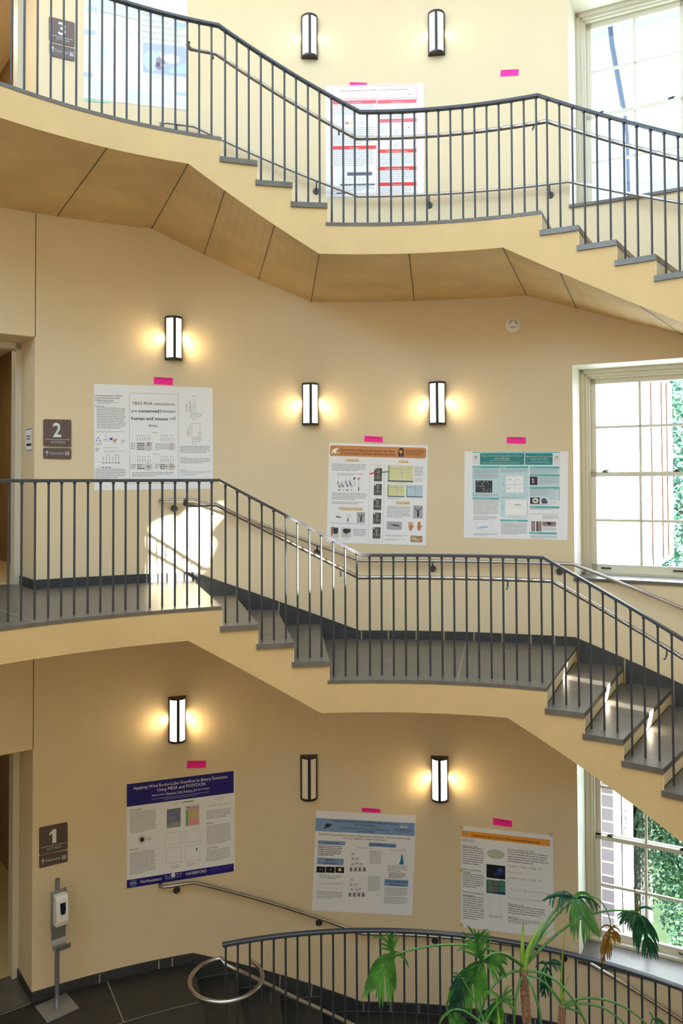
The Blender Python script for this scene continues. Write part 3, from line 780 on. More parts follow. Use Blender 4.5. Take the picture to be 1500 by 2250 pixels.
for (bx, by) in ((570, 640), (556, 960)):
    for r in range(4):
        for c_ in range(r + 1):
            if by > 900 and False: continue
            x, y = bx + c_ * 56 + (12 if r < 3 else 0), by + r * 62 + 10
            p.outline(x - 6, y - 4, 50, 56, 1.5, M['light_ink'])
            if r == 3:
                for q in (0, 10, 20): p.rect(x + q, y + 2 + (q % 3), 7, 50, ink, lift=.0014)
            else:
                for q in range(8): p.rect(x + 3 + rnd.random() * 26, y + 8 + rnd.random() * 20, 8, 7, color(*rnd.choice([(40, 40, 46), (90, 90, 96), (150, 150, 150)])), lift=.0014)
p.outline(1105, 640, 175, 160, 2, M['light_ink']); p.poly([(1186, 802), (1206, 760), (1218, 690), (1226, 666), (1236, 690), (1246, 755), (1252, 804)], color(30, 120, 180))
p.done()
# --- poster: CMB
p = Sheet(990, 1780, 6, [(135, 203), (1346, 336), (1365, 1690), (135, 1532)], 'poster', 'poster with an orange title band, taped beside the ground storey window', 'poster', round_=34)
p.rect(140, 262, 1186, 86, color(236, 160, 62), 'header_band'); p.text('Delensing the Cosmic Microwave Background', 275, 308, 905, 34, color(50, 30, 30), bold=.008)
p.ell(196, 300, 30, 28, color(200, 160, 110)); p.block(155, 372, 170, 46, 3, gink)
for t, x, y, w in (('What is the CMB?', 155, 452, 205), ('What is Gravitational', 158, 760, 240), ('Lensing?', 158, 795, 100), ('What kind of lensing are', 158, 1060, 280), ('we looking for?', 158, 1098, 165), ('How do we delense the CMB?', 745, 500, 352), ("What's left to do?", 752, 1222, 210), ('References', 752, 1392, 135)): p.text(t, x, y, w, 22, ink, bold=.012)
p.block(155, 480, 285, 240, 8, fill=.36); p.block(158, 828, 290, 195, 7, fill=.36); p.block(160, 1120, 282, 320, 11, fill=.36)
p.block(745, 535, 555, 160, 5, fill=.36); p.block(755, 1252, 510, 120, 4, fill=.36); p.block(755, 1420, 430, 70, 3, fill=.36); p.block(500, 1380, 190, 36, 3, gink)
for y in (712, 868): p.text('C(obs) = C(len) + C(fg) + N', 755, y, 445, 30, gink)
p.text('We attempt to find', 748, 800, 205, 16, gink); p.text('with', 748, 955, 44, 16, gink)
p.text('= ∑ (2l+1)/4π ∫ dl C(l) P(l1,l2)', 755, 1020, 540, 26, M['light_ink']); p.text('= ∫ dl (l·L) C P(cosθ)', 760, 1135, 430, 26, M['light_ink'])
p.ell(594, 578, 121, 62, color(190, 200, 186)); p.ell(610, 590, 22, 26, color(110, 160, 190), lift=.0013)
for k in range(30):
    a = rnd.random() * 6.28; r_ = rnd.random() ** .5
    p.ell(594 + 105 * r_ * cos(a), 578 + 50 * r_ * sin(a), 9, 6, color(*rnd.choice([(200, 200, 160), (150, 190, 190), (214, 210, 170)])), lift=.0012, n=8)
p.rect(470, 708, 250, 178, color(12, 14, 30)); p.poly([(560, 860), (600, 800), (625, 760), (690, 770), (705, 830), (660, 870)], color(30, 50, 100), lift=.0013); p.ell(650, 790, 34, 22, color(50, 84, 150), lift=.0015)
p.rect(470, 910, 250, 178, color(44, 60, 110))
for i in range(3):
    for j in range(2): p.rect(482 + i * 79, 920 + j * 80 + 0, 74, 74, color(*[(92, 128, 100), (110, 104, 110), (70, 140, 100)][i]), lift=.0013)
for k in range(40): p.ell(490 + rnd.random() * 215, 935 + rnd.random() * 120, 7, 6, color(*rnd.choice([(70, 130, 120), (140, 120, 120), (80, 150, 100), (90, 100, 140)])), lift=.0015, n=8)
for (x, y) in ((490, 1150), (630, 1190), (490, 1280), (625, 1310)):
    for k in range(5): p.line(x + k * 8, y + k * 18, x + 22 + k * 10, y + 20 + k * 16, 2.5, M['light_ink'])
tp = color(206, 192, 140)
for x, y in ((112, 205), (1290, 300), (112, 1490), (108, 770)): p.poly([(x, y), (x + 46, y - 6), (x + 52, y + 44), (x + 8, y + 50)], tp, 'tape', lift=.0018)
p.done()
# --- poster: YBX3
p = Sheet(190, 820, 5, [(80, 118), (1385, 160), (1390, 1270), (84, 1287)], 'poster', 'white middle storey poster with large plain text about RNA interactions', 'poster')
p.outline(468, 216, 540, 1000, 3, gink)
p.text('YBX3 RNA interactions', 500, 312, 466, 34, ink); p.text('are', 490, 396, 64, 34, ink); p.text('conserved', 570, 396, 226, 34, ink, bold=.03); p.text('between', 808, 398, 168, 34, ink)
p.text('human and mouse', 494, 478, 400, 34, ink, bold=.03); p.text('cell', 910, 480, 64, 34, ink); p.text('lines.', 684, 557, 104, 34, ink)
p.text('Mouse', 720, 646, 66, 14, gink); p.text('Human', 730, 882, 72, 14, gink)
for i, t in enumerate(('Immunoprecipitation of YBX3', 'protein demonstrates RNA', 'binding interactions')): p.text(t, 94, 236 + i * 26, (294, 268, 205)[i], 15, ink, bold=.012)
p.block(118, 314, 240, 26, 2, gink); p.text('Background', 96, 354, 92, 12, ink, bold=.01); p.block(112, 378, 322, 232, 13, gink); p.text('Immunoprecipitation (IP) Assay', 98, 636, 205, 11, ink); p.block(308, 638, 116, 12, 1, gink)
blu, rd, orr = color(30, 90, 190), color(196, 40, 50), color(240, 140, 40)
for x, y in ((128, 712), (110, 738), (150, 742)):
    p.line(x, y, x, y - 12, 4, blu); p.line(x, y, x - 12, y + 9, 4, blu); p.line(x, y, x + 12, y + 9, 4, blu); p.ell(x, y, 7, 6, blu, n=8)
for x, y in ((196, 694), (212, 688), (226, 698), (212, 706)): p.line(x, y, x + 8, y - 8, 3, rd)
p.ell(270, 722, 16, 14, blu); p.ell(304, 738, 18, 14, orr); p.line(322, 712, 332, 728, 6, color(90, 60, 150)); p.line(332, 728, 300, 768, 6, color(90, 60, 150)); p.line(250, 730, 262, 738, 5, rd); p.line(284, 700, 290, 712, 5, rd)
p.line(184, 729, 230, 729, 4, ink); p.line(376, 736, 420, 737, 4, ink); p.block(90, 768, 90, 22, 2, gink); p.block(190, 746, 50, 10, 1, gink); p.block(382, 752, 40, 22, 2, gink)
p.block(96, 824, 44, 40, 3, ink); p.block(186, 818, 155, 10, 1, gink); p.block(190, 852, 240, 20, 2, M['light_ink'])
def gel(x, y, w, h, rows, box=True):
    p.rect(x, y, w, h, color(214, 214, 216), lift=.0008)
    for r, row in enumerate(rows):
        for c_, v in enumerate(row):
            if v: p.rect(x + 2 + c_ * w / 6, y + 4 + r * h / len(rows), w / 6 * .82, h / len(rows) * .42, color(*[(150,) * 3, (90,) * 3, (30,) * 3][v - 1]), lift=.0011)
    if box: p.outline(x + w * 4 / 6 - 2, y - 6, w / 6 + 2, h + 14, 3, color(206, 60, 80), lift=.0014)
gel(552, 762, 170, 86, ([3, 3, 3, 0, 3, 1], [3, 3, 3, 0, 3, 0], [2, 1, 1, 0, 0, 0], [2, 2, 2, 0, 0, 0])); gel(806, 770, 166, 70, ([0] * 6,))
gel(555, 996, 166, 64, ([2, 1, 0, 0, 0, 0], [2, 1, 0, 0, 3, 0], [3, 3, 3, 0, 0, 0])); gel(806, 996, 166, 64, ([2, 2, 0, 0, 1, 0], [3, 2, 2, 0, 2, 1], [2, 2, 0, 0, 0, 0]))
for x, y in ((552, 678), (806, 680), (555, 912), (806, 912)):
    p.text('1% Sup  IP', x + 2, y, 138, 13, gink)
    for k in range(6): p.rect(x + 6 + k * 27, y + 28, 5, 40, gink, lift=.0011)
for x, y in ((484, 766), (750, 776), (486, 1000), (750, 998)): p.block(x, y, 60, 80 if y < 800 else 60, 4 if y < 800 else 3, gink)
for x, y in ((204, 892), (310, 894)): p.text('1% Sup' if x < 300 else 'IP', x, y, 54, 12, gink)
for k in range(6): p.rect(180 + k * 34, 912, 5, 52, gink, lift=.0011)
for k, v in enumerate((2, 2, 2, 1, 2, 3)): p.rect(172 + k * 34, 980, 24, 8, color(*[(150,) * 3, (80,) * 3, (30,) * 3][v - 1])); 
for k in range(3): p.rect(168 + k * 36, 1032, 24, 8, ink)
p.block(118, 976, 46, 9, 1, gink); p.block(118, 1030, 46, 9, 1, gink)
p.block(96, 1052, 342, 108, 6, gink); p.block(498, 1090, 462, 56, 3, gink)
lb, pk = color(150, 200, 214), color(230, 160, 170)
p.text('Mouse', 1162, 250, 42, 9, ink); p.text('SLC7A', 1168, 282, 34, 8, gink); p.line(1142, 310, 1142, 446, 2, ink); p.line(1142, 446, 1272, 448, 2, ink)
for x, y in ((1152, 352), (1180, 340)): p.outline(x, y, 22, 446 - y, 3, lb); p.line(x + 11, y - 34, x + 11, y + 40, 2, gink)
p.line(1158, 566, 1158, 724, 2, ink); p.line(1158, 724, 1270, 726, 2, ink); p.text('Autophagy Factors', 1138, 546, 118, 10, gink)
for x, y, q in ((1172, 706, 20), (1202, 700, 20), (1236, 646, 78)): p.outline(x, y, 18, 724 - y, 3, pk if x < 1230 else gink); p.line(x + 9, y - q, x + 9, y + 18, 2, gink)
for x, y in ((1124, 316), (1128, 572)): p.block(x, y, 14, 130, 5, gink)
for k in range(4): p.line(1130 + k * 34, 490, 1162 + k * 34, 456, 5, gink); 
for k in range(3): p.line(1156 + k * 36, 762, 1178 + k * 36, 738, 5, gink)
p.rect(1095, 336, 6, 90, gink); p.rect(1108, 600, 6, 98, gink); p.block(1160, 506, 46, 10, 1, gink); p.block(1160, 780, 46, 10, 1, gink)
p.block(1026, 800, 345, 84, 5, gink); p.text('Conclusions', 1028, 920, 76, 10, ink); p.block(1028, 938, 340, 60, 4, gink); p.text('References', 1030, 1062, 70, 10, ink); p.block(1030, 1078, 350, 34, 3, M['light_ink']); p.block(1030, 1116, 168, 12, 1, color(110, 140, 200)); p.block(1304, 1136, 34, 12, 1, gink)
p.done()
# --- poster: lizards
p = Sheet(710, 950, 6.25, [(82, 143), (1438, 182), (1405, 1552), (44, 1510)], 'poster', 'middle storey poster about lizards with tan title band and small portrait', 'poster')
tn = color(200, 134, 78); sd = color(240, 218, 180)
p.rect(95, 176, 1322, 146, tn, 'header_band', r=26)
p.text('How lizards navigate sandy terrain: the effect', 238, 224, 744, 30, ink, bold=.004); p.text('of toe spacing on granular intrusion dynamics', 238, 266, 754, 30, ink, bold=.004)
p.poly([(108, 290), (130, 240), (160, 222), (200, 214), (206, 230), (182, 246), (176, 282), (158, 290), (150, 266), (130, 280)], white, lift=.0016); p.poly([(120, 292), (215, 268), (218, 280), (122, 300)], color(224, 214, 200), lift=.0014)
p.poly([(1028, 330), (1032, 250), (1048, 214), (1086, 212), (1106, 240), (1106, 334)], color(40, 34, 34), 'portrait', .0016); p.ell(1066, 262, 22, 32, color(206, 150, 110), 'portrait', .0020); p.poly([(1040, 334), (1052, 302), (1084, 298), (1102, 334)], color(60, 74, 96), 'portrait', .0020); p.ell(1066, 234, 26, 14, color(40, 34, 34), 'portrait', .0022)
p.block(1128, 240, 262, 80, 4, color(80, 50, 30), lift=.0018)
for t, x, y, w, bx, by, bw, bh in (('1. Background', 312, 372, 172, 298, 356, 194, 46), ('2. Materials and Methods', 222, 1036, 310, 206, 1018, 342, 52), ('3. Results', 1042, 392, 122, 1034, 376, 138, 46), ('4. Next Steps', 1012, 956, 166, 996, 940, 196, 50)):
    p.rect(bx, by, bw, bh, sd, 'heading_band', r=8); p.text(t, x, y, w, 22, ink, lift=.0018)
p.block(118, 430, 480, 104, 5, gink); p.block(190, 562, 365, 34, 2, gink); p.block(120, 828, 482, 102, 5, gink); p.block(116, 948, 445, 42, 2, gink); p.block(96, 1242, 512, 16, 1, gink); p.block(408, 1326, 190, 108, 5, gink); p.block(262, 1462, 94, 12, 1, color(190, 90, 80))
p.block(876, 1016, 332, 162, 8, gink); p.block(1250, 470, 124, 142, 7, gink); p.block(1246, 628, 130, 56, 4, M['light_ink']); p.block(888, 690, 262, 12, 1, gink); p.block(880, 898, 222, 20, 2, gink); p.block(1146, 898, 200, 12, 1, gink); p.block(850, 1406, 316, 28, 2, gink); p.block(846, 1462, 304, 24, 2, gink)
for x, hgt, y, c_ in ((200, 70, 660, (40, 120, 190)), (216, 40, 720, (200, 90, 60)), (232, 36, 725, (60, 60, 70)), (250, 44, 690, (40, 120, 190)), (266, 40, 715, (60, 60, 70)), (281, 32, 730, (200, 90, 60)), (309, 80, 645, (40, 120, 190)), (326, 50, 700, (60, 60, 70)), (340, 32, 725, (200, 90, 60)), (362, 84, 645, (40, 120, 190)), (378, 48, 690, (60, 60, 70)), (392, 30, 725, (200, 90, 60))):
    p.line(x, y - 40, x, y + hgt + 20, 2, gink); p.ell(x, y + hgt * .5, 7, hgt * .42, color(*c_), n=12)
for k in range(4): p.rect(204 + k * 54, 784, 30, 12, ink) if k % 2 == 0 else p.poly([(258 + (k - 1) * 54, 796), (284 + (k - 1) * 54, 784), (284 + (k - 1) * 54, 796)], ink)
p.poly([(412, 626), (424, 618), (440, 622), (436, 640), (418, 658)], ink); p.poly([(464, 622), (508, 620), (500, 650), (492, 664), (476, 664)], color(214, 160, 160)); p.line(484, 752, 486, 802, 12, ink); p.line(484, 752, 468, 690, 2, gink); p.line(484, 752, 514, 686, 2, gink); p.line(484, 752, 492, 680, 2, gink)
p.block(416, 668, 24, 90, 4, color(140, 180, 220))
p.poly([(168, 1158), (196, 1146), (222, 1164), (258, 1154), (240, 1172), (212, 1176), (190, 1160), (176, 1170)], ink); p.line(340, 1180, 336, 1230, 14, ink); p.line(342, 1180, 318, 1120, 3, gink); p.line(342, 1180, 346, 1110, 3, gink); p.line(342, 1180, 378, 1116, 3, gink)
gy = color(172, 174, 178)
for x, y, w, h in ((464, 1094, 110, 146), (1236, 1002, 132, 178)):
    p.rect(x, y, w, h, gy, 'picture'); cx, cy = x + w / 2, y + h * .55
    p.line(cx, cy, cx - 2, y + h * .9, w * .2, color(50, 54, 80), 'picture', .0014)
    for dx in (-.33, 0, .33): p.line(cx, cy + 6, cx + w * dx, y + h * .18, w * .08, color(50, 54, 80), 'picture', .0014)
for x, y, w, h in ((104, 1298, 114, 146), (246, 1306, 140, 138)): p.rect(x, y, w, h, color(206, 208, 206), 'picture')
p.poly([(106, 1300), (150, 1298), (140, 1380), (106, 1430)], color(160, 112, 84), 'picture', .0014); p.poly([(140, 1310), (206, 1312), (200, 1380), (180, 1396), (140, 1390)], color(50, 56, 64), 'picture', .0016)
p.poly([(266, 1336), (300, 1320), (370, 1330), (376, 1362), (330, 1390), (276, 1384)], color(48, 52, 58), 'picture', .0016); p.line(312, 1380, 308, 1424, 10, gink, 'picture', .0016)
p.outline(640, 440, 206, 1060, 4, color(206, 196, 180)); p.block(700, 460, 110, 12, 1, gink)
for x, y, h in ((700, 490, 180), (696, 706, 154), (690, 908, 154), (685, 1100, 154), (679, 1300, 154)):
    p.rect(x, y, 108, h, color(70, 70, 70), 'picture'); p.rect(x + 34, y + 14, 42, h * .35, color(120, 118, 116), 'picture', .0013); p.rect(x + 6, y + h * .55, 96, h * .3, color(104, 102, 100), 'picture', .0012); p.rect(x + 50, y + h * .3, 8, h * .5, color(170, 166, 160), 'picture', .0015)
    p.ell(x + 16, y + 14, 11, 11, white, 'picture', .0017, 12); p.block(x - 6, y + h + 8, 112, 12, 1, gink)
p.line(640, 574, 722, 546, 18, color(196, 52, 44), 'arrow', .0019); p.line(800, 548, 888, 540, 18, color(80, 120, 160), 'arrow', .0019)
for x, y, w, h, c_ in ((888, 450, 346, 226, (222, 220, 170)), (882, 716, 236, 168, (222, 220, 170)), (1140, 722, 228, 166, (186, 212, 226))):
    p.rect(x, y, w, h, color(*c_), 'picture'); p.rect(x, y + h * .92, w, h * .08, color(70, 90, 110), 'picture', .0012); p.rect(x, y, w * .08, h * .92, color(150, 170, 140), 'picture', .0012)
    for k in range(1, 8): p.line(x + w * k / 8, y, x + w * k / 8, y + h * .9, 1.5, color(200, 204, 190), 'picture', .0013)
    c2 = color(60, 80, 140); p.line(x + w * .1, y + h * .2, x + w * .52, y + h * .24, 3, c2, 'picture', .0015); p.line(x + w * .54, y + h * .05, x + w * .55, y + h * .8, 3, c2, 'picture', .0015); p.line(x + w * .56, y + h * .3, x + w * .95, y + h * .2, 2, c2, 'picture', .0015); p.line(x + w * .5, y + h * .46, x + w * .95, y + h * .46, 2, color(190, 120, 70), 'picture', .0015)
p.rect(870, 1222, 210, 112, gy, 'picture', r=20); p.poly([(900, 1268), (960, 1262), (1010, 1272), (1046, 1280), (1040, 1294), (990, 1286), (940, 1272)], ink, 'picture', .0018)
sk_ = color(196, 128, 78)
for (cx, cy, open_) in ((1200, 1300, 1), (1316, 1300, 0)):
    p.ell(cx, cy, 28, 34, sk_, 'picture', .0014); p.rect(cx - 20, cy + 10, 40, 36, sk_, 'picture', .0013)
    for k in range(4):
        dx = (-34 + k * 22) * (1 if open_ else .5); p.line(cx + dx * .45, cy - 10, cx + dx, cy - 78 + abs(k - 1.5) * 10, 11 if open_ else 13, sk_, 'picture', .0014)
    p.line(cx + 16 * (1 if open_ else 1), cy + 10, cx + 46, cy - 24, 11, sk_, 'picture', .0014)
p.rect(1196, 1416, 166, 92, color(170, 140, 104), 'picture', r=14); p.line(1206, 1450, 1290, 1482, 12, color(214, 204, 180), 'picture', .0018); p.line(1260, 1476, 1350, 1428, 10, color(120, 90, 60), 'picture', .0018); p.line(1230, 1440, 1330, 1480, 6, color(230, 224, 206), 'picture', .0019)
p.done()
# --- poster: spiral arms
p = Sheet(1010, 950, 6, [(62, 252), (1428, 250), (1418, 1420), (52, 1386)], 'poster', 'poster with teal title boxes on pale aqua columns, right on the middle storey', 'poster')
te, te2, aq = color(20, 132, 132), color(78, 178, 184), color(196, 222, 230)
p.rect(165, 440, 745, 420, aq, 'column_panel', .0004); p.rect(165, 258, 1160, 12, te2, 'heading_band', .0005); p.rect(920, 470, 400, 420, color(206, 226, 234), 'column_panel', .0004); p.rect(530, 860, 370, 250, color(206, 226, 234), 'column_panel', .0004)
p.rect(265, 276, 585, 152, te, 'header_band'); p.rect(860, 276, 364, 152, te, 'header_band')
p.text('Mass and Color Dependence of Spiral', 286, 296, 534, 24, white, bold=.01); p.text('Arm Winding', 456, 332, 194, 24, white, bold=.01); p.text('Electrostatic Atmospheric', 870, 306, 346, 22, white, bold=.01); p.text('Water Harvesting', 926, 338, 236, 22, white, bold=.01)
p.block(400, 372, 270, 14, 1, aq); p.text('Haverford College, Department of Physics and Astronomy', 285, 394, 505, 12, white); p.block(930, 380, 226, 12, 1, aq); p.block(872, 400, 340, 10, 1, aq)
for x in (170, 1236): p.rect(x, 280, 84, 146, color(226, 228, 230)); p.rect(x + 26, 314, 28, 20, gink, lift=.0012); p.block(x + 6, 344, 70, 26, 2, color(190, 140, 140))
for t, x, y, w, tw in (('Introduction', 170, 444, 352, 110), ('Sample and Data Selection', 168, 858, 352, 226), ('Results', 532, 446, 370, 62), ('Discussion and Conclusions', 530, 1146, 366, 230), ('Abstract', 922, 448, 390, 72), ('Background', 922, 552, 392, 108), ('Methods and Experimental Setup', 922, 716, 392, 290), ('Results', 920, 970, 392, 62), ('Future Work', 918, 1312, 360, 106)):
    p.rect(x, y, w, 26, te2, 'heading_band', .0008); p.text(t, x + 10, y + 6, tw, 13, white, bold=.012)
p.block(180, 484, 338, 132, 9, gink); p.block(168, 808, 350, 38, 4, gink); p.block(180, 894, 336, 200, 13, gink); p.block(180, 1104, 320, 56, 4, gink); p.block(178, 1328, 336, 34, 3, gink)
p.block(538, 490, 358, 44, 3, gink); p.block(540, 850, 358, 22, 2, gink); p.block(540, 1122, 350, 12, 1, gink); p.block(545, 1190, 350, 162, 10, gink)
p.block(928, 482, 384, 66, 6, gink); p.block(1040, 592, 270, 100, 7, gink); p.block(924, 746, 256, 96, 7, gink); p.block(924, 1002, 380, 20, 2, gink); p.block(924, 1070, 380, 14, 1, gink); p.block(1090, 1096, 210, 52, 4, gink); p.block(1088, 1256, 196, 42, 4, gink); p.block(934, 1358, 350, 44, 4, gink); p.block(1180, 916, 116, 22, 2, gink); p.block(926, 946, 300, 20, 2, gink)
p.rect(206, 634, 222, 160, color(34, 44, 58), 'picture'); 
for x, y in ((225, 708), (266, 710), (314, 710), (322, 652), (366, 650), (320, 742), (364, 768), (322, 770), (405, 768)): p.ell(x, y, 6, 6, white, 'picture', .0014, 8)
p.line(300, 648, 290, 710, 5, gy, 'picture', .0014); p.line(290, 710, 302, 766, 5, gy, 'picture', .0014); p.block(222, 644, 46, 14, 2, white, 'picture', lift=.0014); p.block(228, 680, 28, 8, 1, gy, 'picture', lift=.0014); p.block(364, 680, 46, 10, 1, gy, 'picture', lift=.0014); p.block(364, 740, 46, 10, 1, gy, 'picture', lift=.0014)
for x, y in ((612, 570), (728, 570), (612, 684), (728, 684)):
    p.rect(x, y, 108, 110, white, 'picture'); p.block(x + 8, y + 6, 92, 8, 1, gink)
    for k in range(14): p.ell(x + 14 + rnd.random() * 70, y + 40 + rnd.random() * 26, 3, 3, gink, 'picture', .0014, 6)
p.rect(600, 890, 280, 200, white, 'picture'); p.line(610, 938, 810, 960, 2.5, color(190, 160, 180)); p.line(610, 972, 870, 992, 2.5, color(170, 200, 200))
for k in range(16): p.ell(725 + k * 5, 952 + rnd.uniform(-8, 12), 4, 4, ink, 'picture', .0014, 6)
p.rect(570, 660, 6, 52, gink); p.rect(560, 950, 6, 70, gink); p.block(688, 822, 50, 8, 1, gink); p.block(700, 1110, 60, 8, 1, gink)
p.outline(215, 1175, 210, 120, 2, M['light_ink'], 'picture'); p.poly([(218, 1262), (300, 1240), (370, 1238), (368, 1256), (300, 1262), (218, 1272)], color(160, 190, 226)); p.rect(196, 1235, 5, 14, gink)
p.rect(922, 584, 102, 110, color(44, 36, 56), 'picture'); p.ell(962, 622, 10, 10, white, 'picture', .0014); p.ell(962, 656, 10, 10, white, 'picture', .0014); p.line(968, 632, 982, 642, 10, color(220, 90, 180), 'picture', .0014); p.line(982, 642, 968, 654, 10, color(220, 90, 180), 'picture', .0014)
p.rect(926, 858, 126, 84, color(26, 30, 44), 'picture'); p.ell(996, 900, 42, 34, color(226, 224, 210), 'picture', .0013); p.ell(992, 900, 22, 10, ink, 'picture', .0015)
p.poly([(1074, 936), (1076, 886), (1096, 868), (1128, 870), (1144, 892), (1162, 922), (1158, 936), (1110, 942)], color(82, 78, 100), 'picture')
for x in (1188, 1308): p.line(x, 752, x, 902, 5, gink)
p.line(1190, 758, 1306, 758, 3, color(220, 120, 140))
for x in (1212, 1232, 1250): p.line(x, 758, x, 890, 3, color(190, 170, 200))
p.rect(944, 1170, 46, 132, color(120, 100, 112), 'picture'); p.rect(958, 1170, 16, 132, color(170, 160, 170), 'picture', .0014); p.rect(1004, 1172, 74, 132, color(150, 130, 110), 'picture'); p.rect(1014, 1172, 16, 132, color(60, 70, 90), 'picture', .0014)
p.rect(1088, 1176, 178, 62, color(130, 110, 112), 'picture'); p.rect(1088, 1216, 178, 14, color(190, 150, 160), 'picture', .0014); p.ell(1178, 1202, 24, 22, color(40, 40, 50), 'picture', .0016)
p.done()
# --- poster: SOX9 (upper storey)
p = Sheet(710, 170, 1500 / 230, [(30, 125), (1440, 88), (1440, 1700), (34, 1720)], 'poster', 'poster with thin red frame and red heading bars behind the uppermost balusters', 'poster')
r1, r2 = color(216, 96, 110), color(216, 40, 26)
p.outline(132, 134, 1204, 1540, 5, r1); p.rect(132, 318, 1204, 6, r1); p.rect(762, 320, 5, 1350, r1)
p.text('Exploring the Impact of CTHRC1 on SOX9 Phosphorylation', 246, 184, 976, 26, r1, bold=.004); p.block(400, 232, 660, 14, 1, color(226, 170, 176)); p.block(320, 262, 840, 14, 1, color(226, 170, 176)); p.block(520, 290, 480, 14, 1, color(226, 170, 176)); p.text('College & Hospital', 305, 292, 150, 10, color(60, 70, 110)); p.rect(1216, 235, 50, 18, M['light_ink']); p.block(1180, 262, 126, 10, 1, color(226, 170, 176))
for t, x, y, w, tw, c_ in (('Introduction', 136, 340, 620, 230, r1), ('Objectives', 776, 328, 558, 178, r1), ('Methods', 780, 600, 554, 150, r1), ('Results', 136, 988, 620, 124, color(216, 60, 60)), ('Future Directions', 780, 1036, 554, 290, color(220, 66, 56)), ('Acknowledgements', 780, 1284, 554, 340, r2), ('Sources', 780, 1510, 554, 130, r2)):
    p.rect(x, y, w, 52, c_, 'heading_band', .0008); p.text(t, x + (w - tw) / 2, y + 14, tw, 26, white, bold=.012)
for x, y, w, h, n in ((145, 404, 600, 150, 6), (145, 730, 595, 250, 9), (145, 1052, 600, 240, 9), (145, 1570, 590, 80, 3), (790, 392, 520, 18, 1), (820, 500, 470, 92, 3), (820, 1104, 480, 170, 7), (820, 1350, 480, 150, 6), (820, 1580, 470, 80, 4), (830, 740, 60, 70, 3), (1010, 745, 80, 80, 4), (1180, 760, 90, 50, 3), (1000, 930, 100, 80, 5)): p.block(x, y, w, h, n, M['light_ink'])
p.rect(262, 645, 370, 4, gink); p.rect(262, 672, 370, 4, gink); p.rect(316, 648, 48, 24, r1); p.rect(366, 648, 64, 24, color(226, 226, 120)); p.rect(550, 640, 6, 40, gink)
p.rect(340, 1362, 360, 52, color(110, 106, 124), 'picture'); p.rect(350, 1380, 340, 16, color(80, 76, 96), 'picture', .0014); p.rect(240, 1530, 500, 26, color(120, 116, 130), 'picture')
for k in range(8): p.rect(250 + k * 62, 1536, 36, 12, color(60, 60, 70), 'picture', .0014)
for k in range(7): p.block(250 + k * 62, 1450, 36, 50, 3, M['light_ink'])
p.rect(190, 1654, 230, 16, ink, 'picture'); p.line(1210, 720, 1246, 720, 6, gink); p.ell(1222, 718, 8, 12, gink); p.line(870, 720, 906, 720, 4, r1); p.line(992, 718, 1028, 718, 4, r1)
p.done()
# --- poster: bumblebee (upper storey, left)
def offp(x, y, o):
    return wall(*on_cyl(x, y), -o)
p = Sheet(160, 0, 1500 / 270, [(140, -260), (1392, -100), (1392, 1345), (130, 1205)], 'poster', 'wide poster with a bee photograph and green-tinted title, left on the uppermost storey', 'poster', off=.0045)
mint, pb = color(214, 240, 218), color(176, 202, 240)
p.rect(142, -180, 668, 320, mint, 'header_band'); p.rect(812, -112, 580, 740, color(226, 244, 240), 'column_panel', .0004); p.line(345, 140, 790, 248, 5, gink)
for k in range(5): p.block(200, -30 + k * 22, 520, 10, 1, color(196, 220, 204))
for x, y, w in ((140, 74, 190), (130, 360, 150), (126, 880, 118)): p.rect(x, y, w, 58, pb, 'heading_band', r=20)
p.rect(1225, 270, 165, 62, pb, 'heading_band', r=20); p.rect(1268, 1126, 124, 36, pb, 'heading_band')
lt = color(150, 158, 140)
for i, (t, w) in enumerate((('Bigger flowers', 330), ('may get more', 310), ('bumblebee visits but', 480), ('they do not necessarily', 540), ('produce more seeds', 470))): p.text(t, 850, 150 + i * 72, w, 34, lt)
for x, y, w, h, n in ((150, 160, 180, 150, 5), (140, 450, 300, 380, 14), (350, 590, 250, 110, 5), (480, 370, 260, 60, 2), (140, 960, 420, 210, 8), (680, 1060, 130, 200, 7), (1290, 1190, 100, 160, 9), (880, 900, 420, 90, 3), (820, 1120, 420, 150, 6)): p.block(x, y, w, h, n, color(206, 216, 226))
for x, y in ((500, 395), (610, 420), (690, 430), (715, 400)): p.ell(x, y, 16, 10, color(240, 200, 196), n=8)
p.rect(856, 516, 534, 370, color(176, 190, 224), 'picture', .0009); p.ell(960, 740, 100, 130, color(196, 232, 226), 'picture', .0012); p.ell(1200, 720, 100, 60, color(238, 240, 248), 'picture', .0012); p.poly([(1160, 870), (1390, 760), (1390, 900), (1200, 892)], color(190, 226, 226), 'picture', .0012)
p.ell(1060, 780, 70, 80, color(150, 140, 170), 'picture', .0014); p.ell(1040, 790, 26, 30, color(90, 84, 110), 'picture', .0016); p.ell(1100, 800, 26, 26, color(220, 206, 200), 'picture', .0016); p.poly([(1030, 640), (1056, 622), (1110, 700), (1080, 720)], white, 'picture', .0018)
p.rect(140, 1192, 300, 36, color(170, 214, 190), 'footer_band', .0006); p.text('Nature', 210, 1205, 60, 16, gink)
p.done()
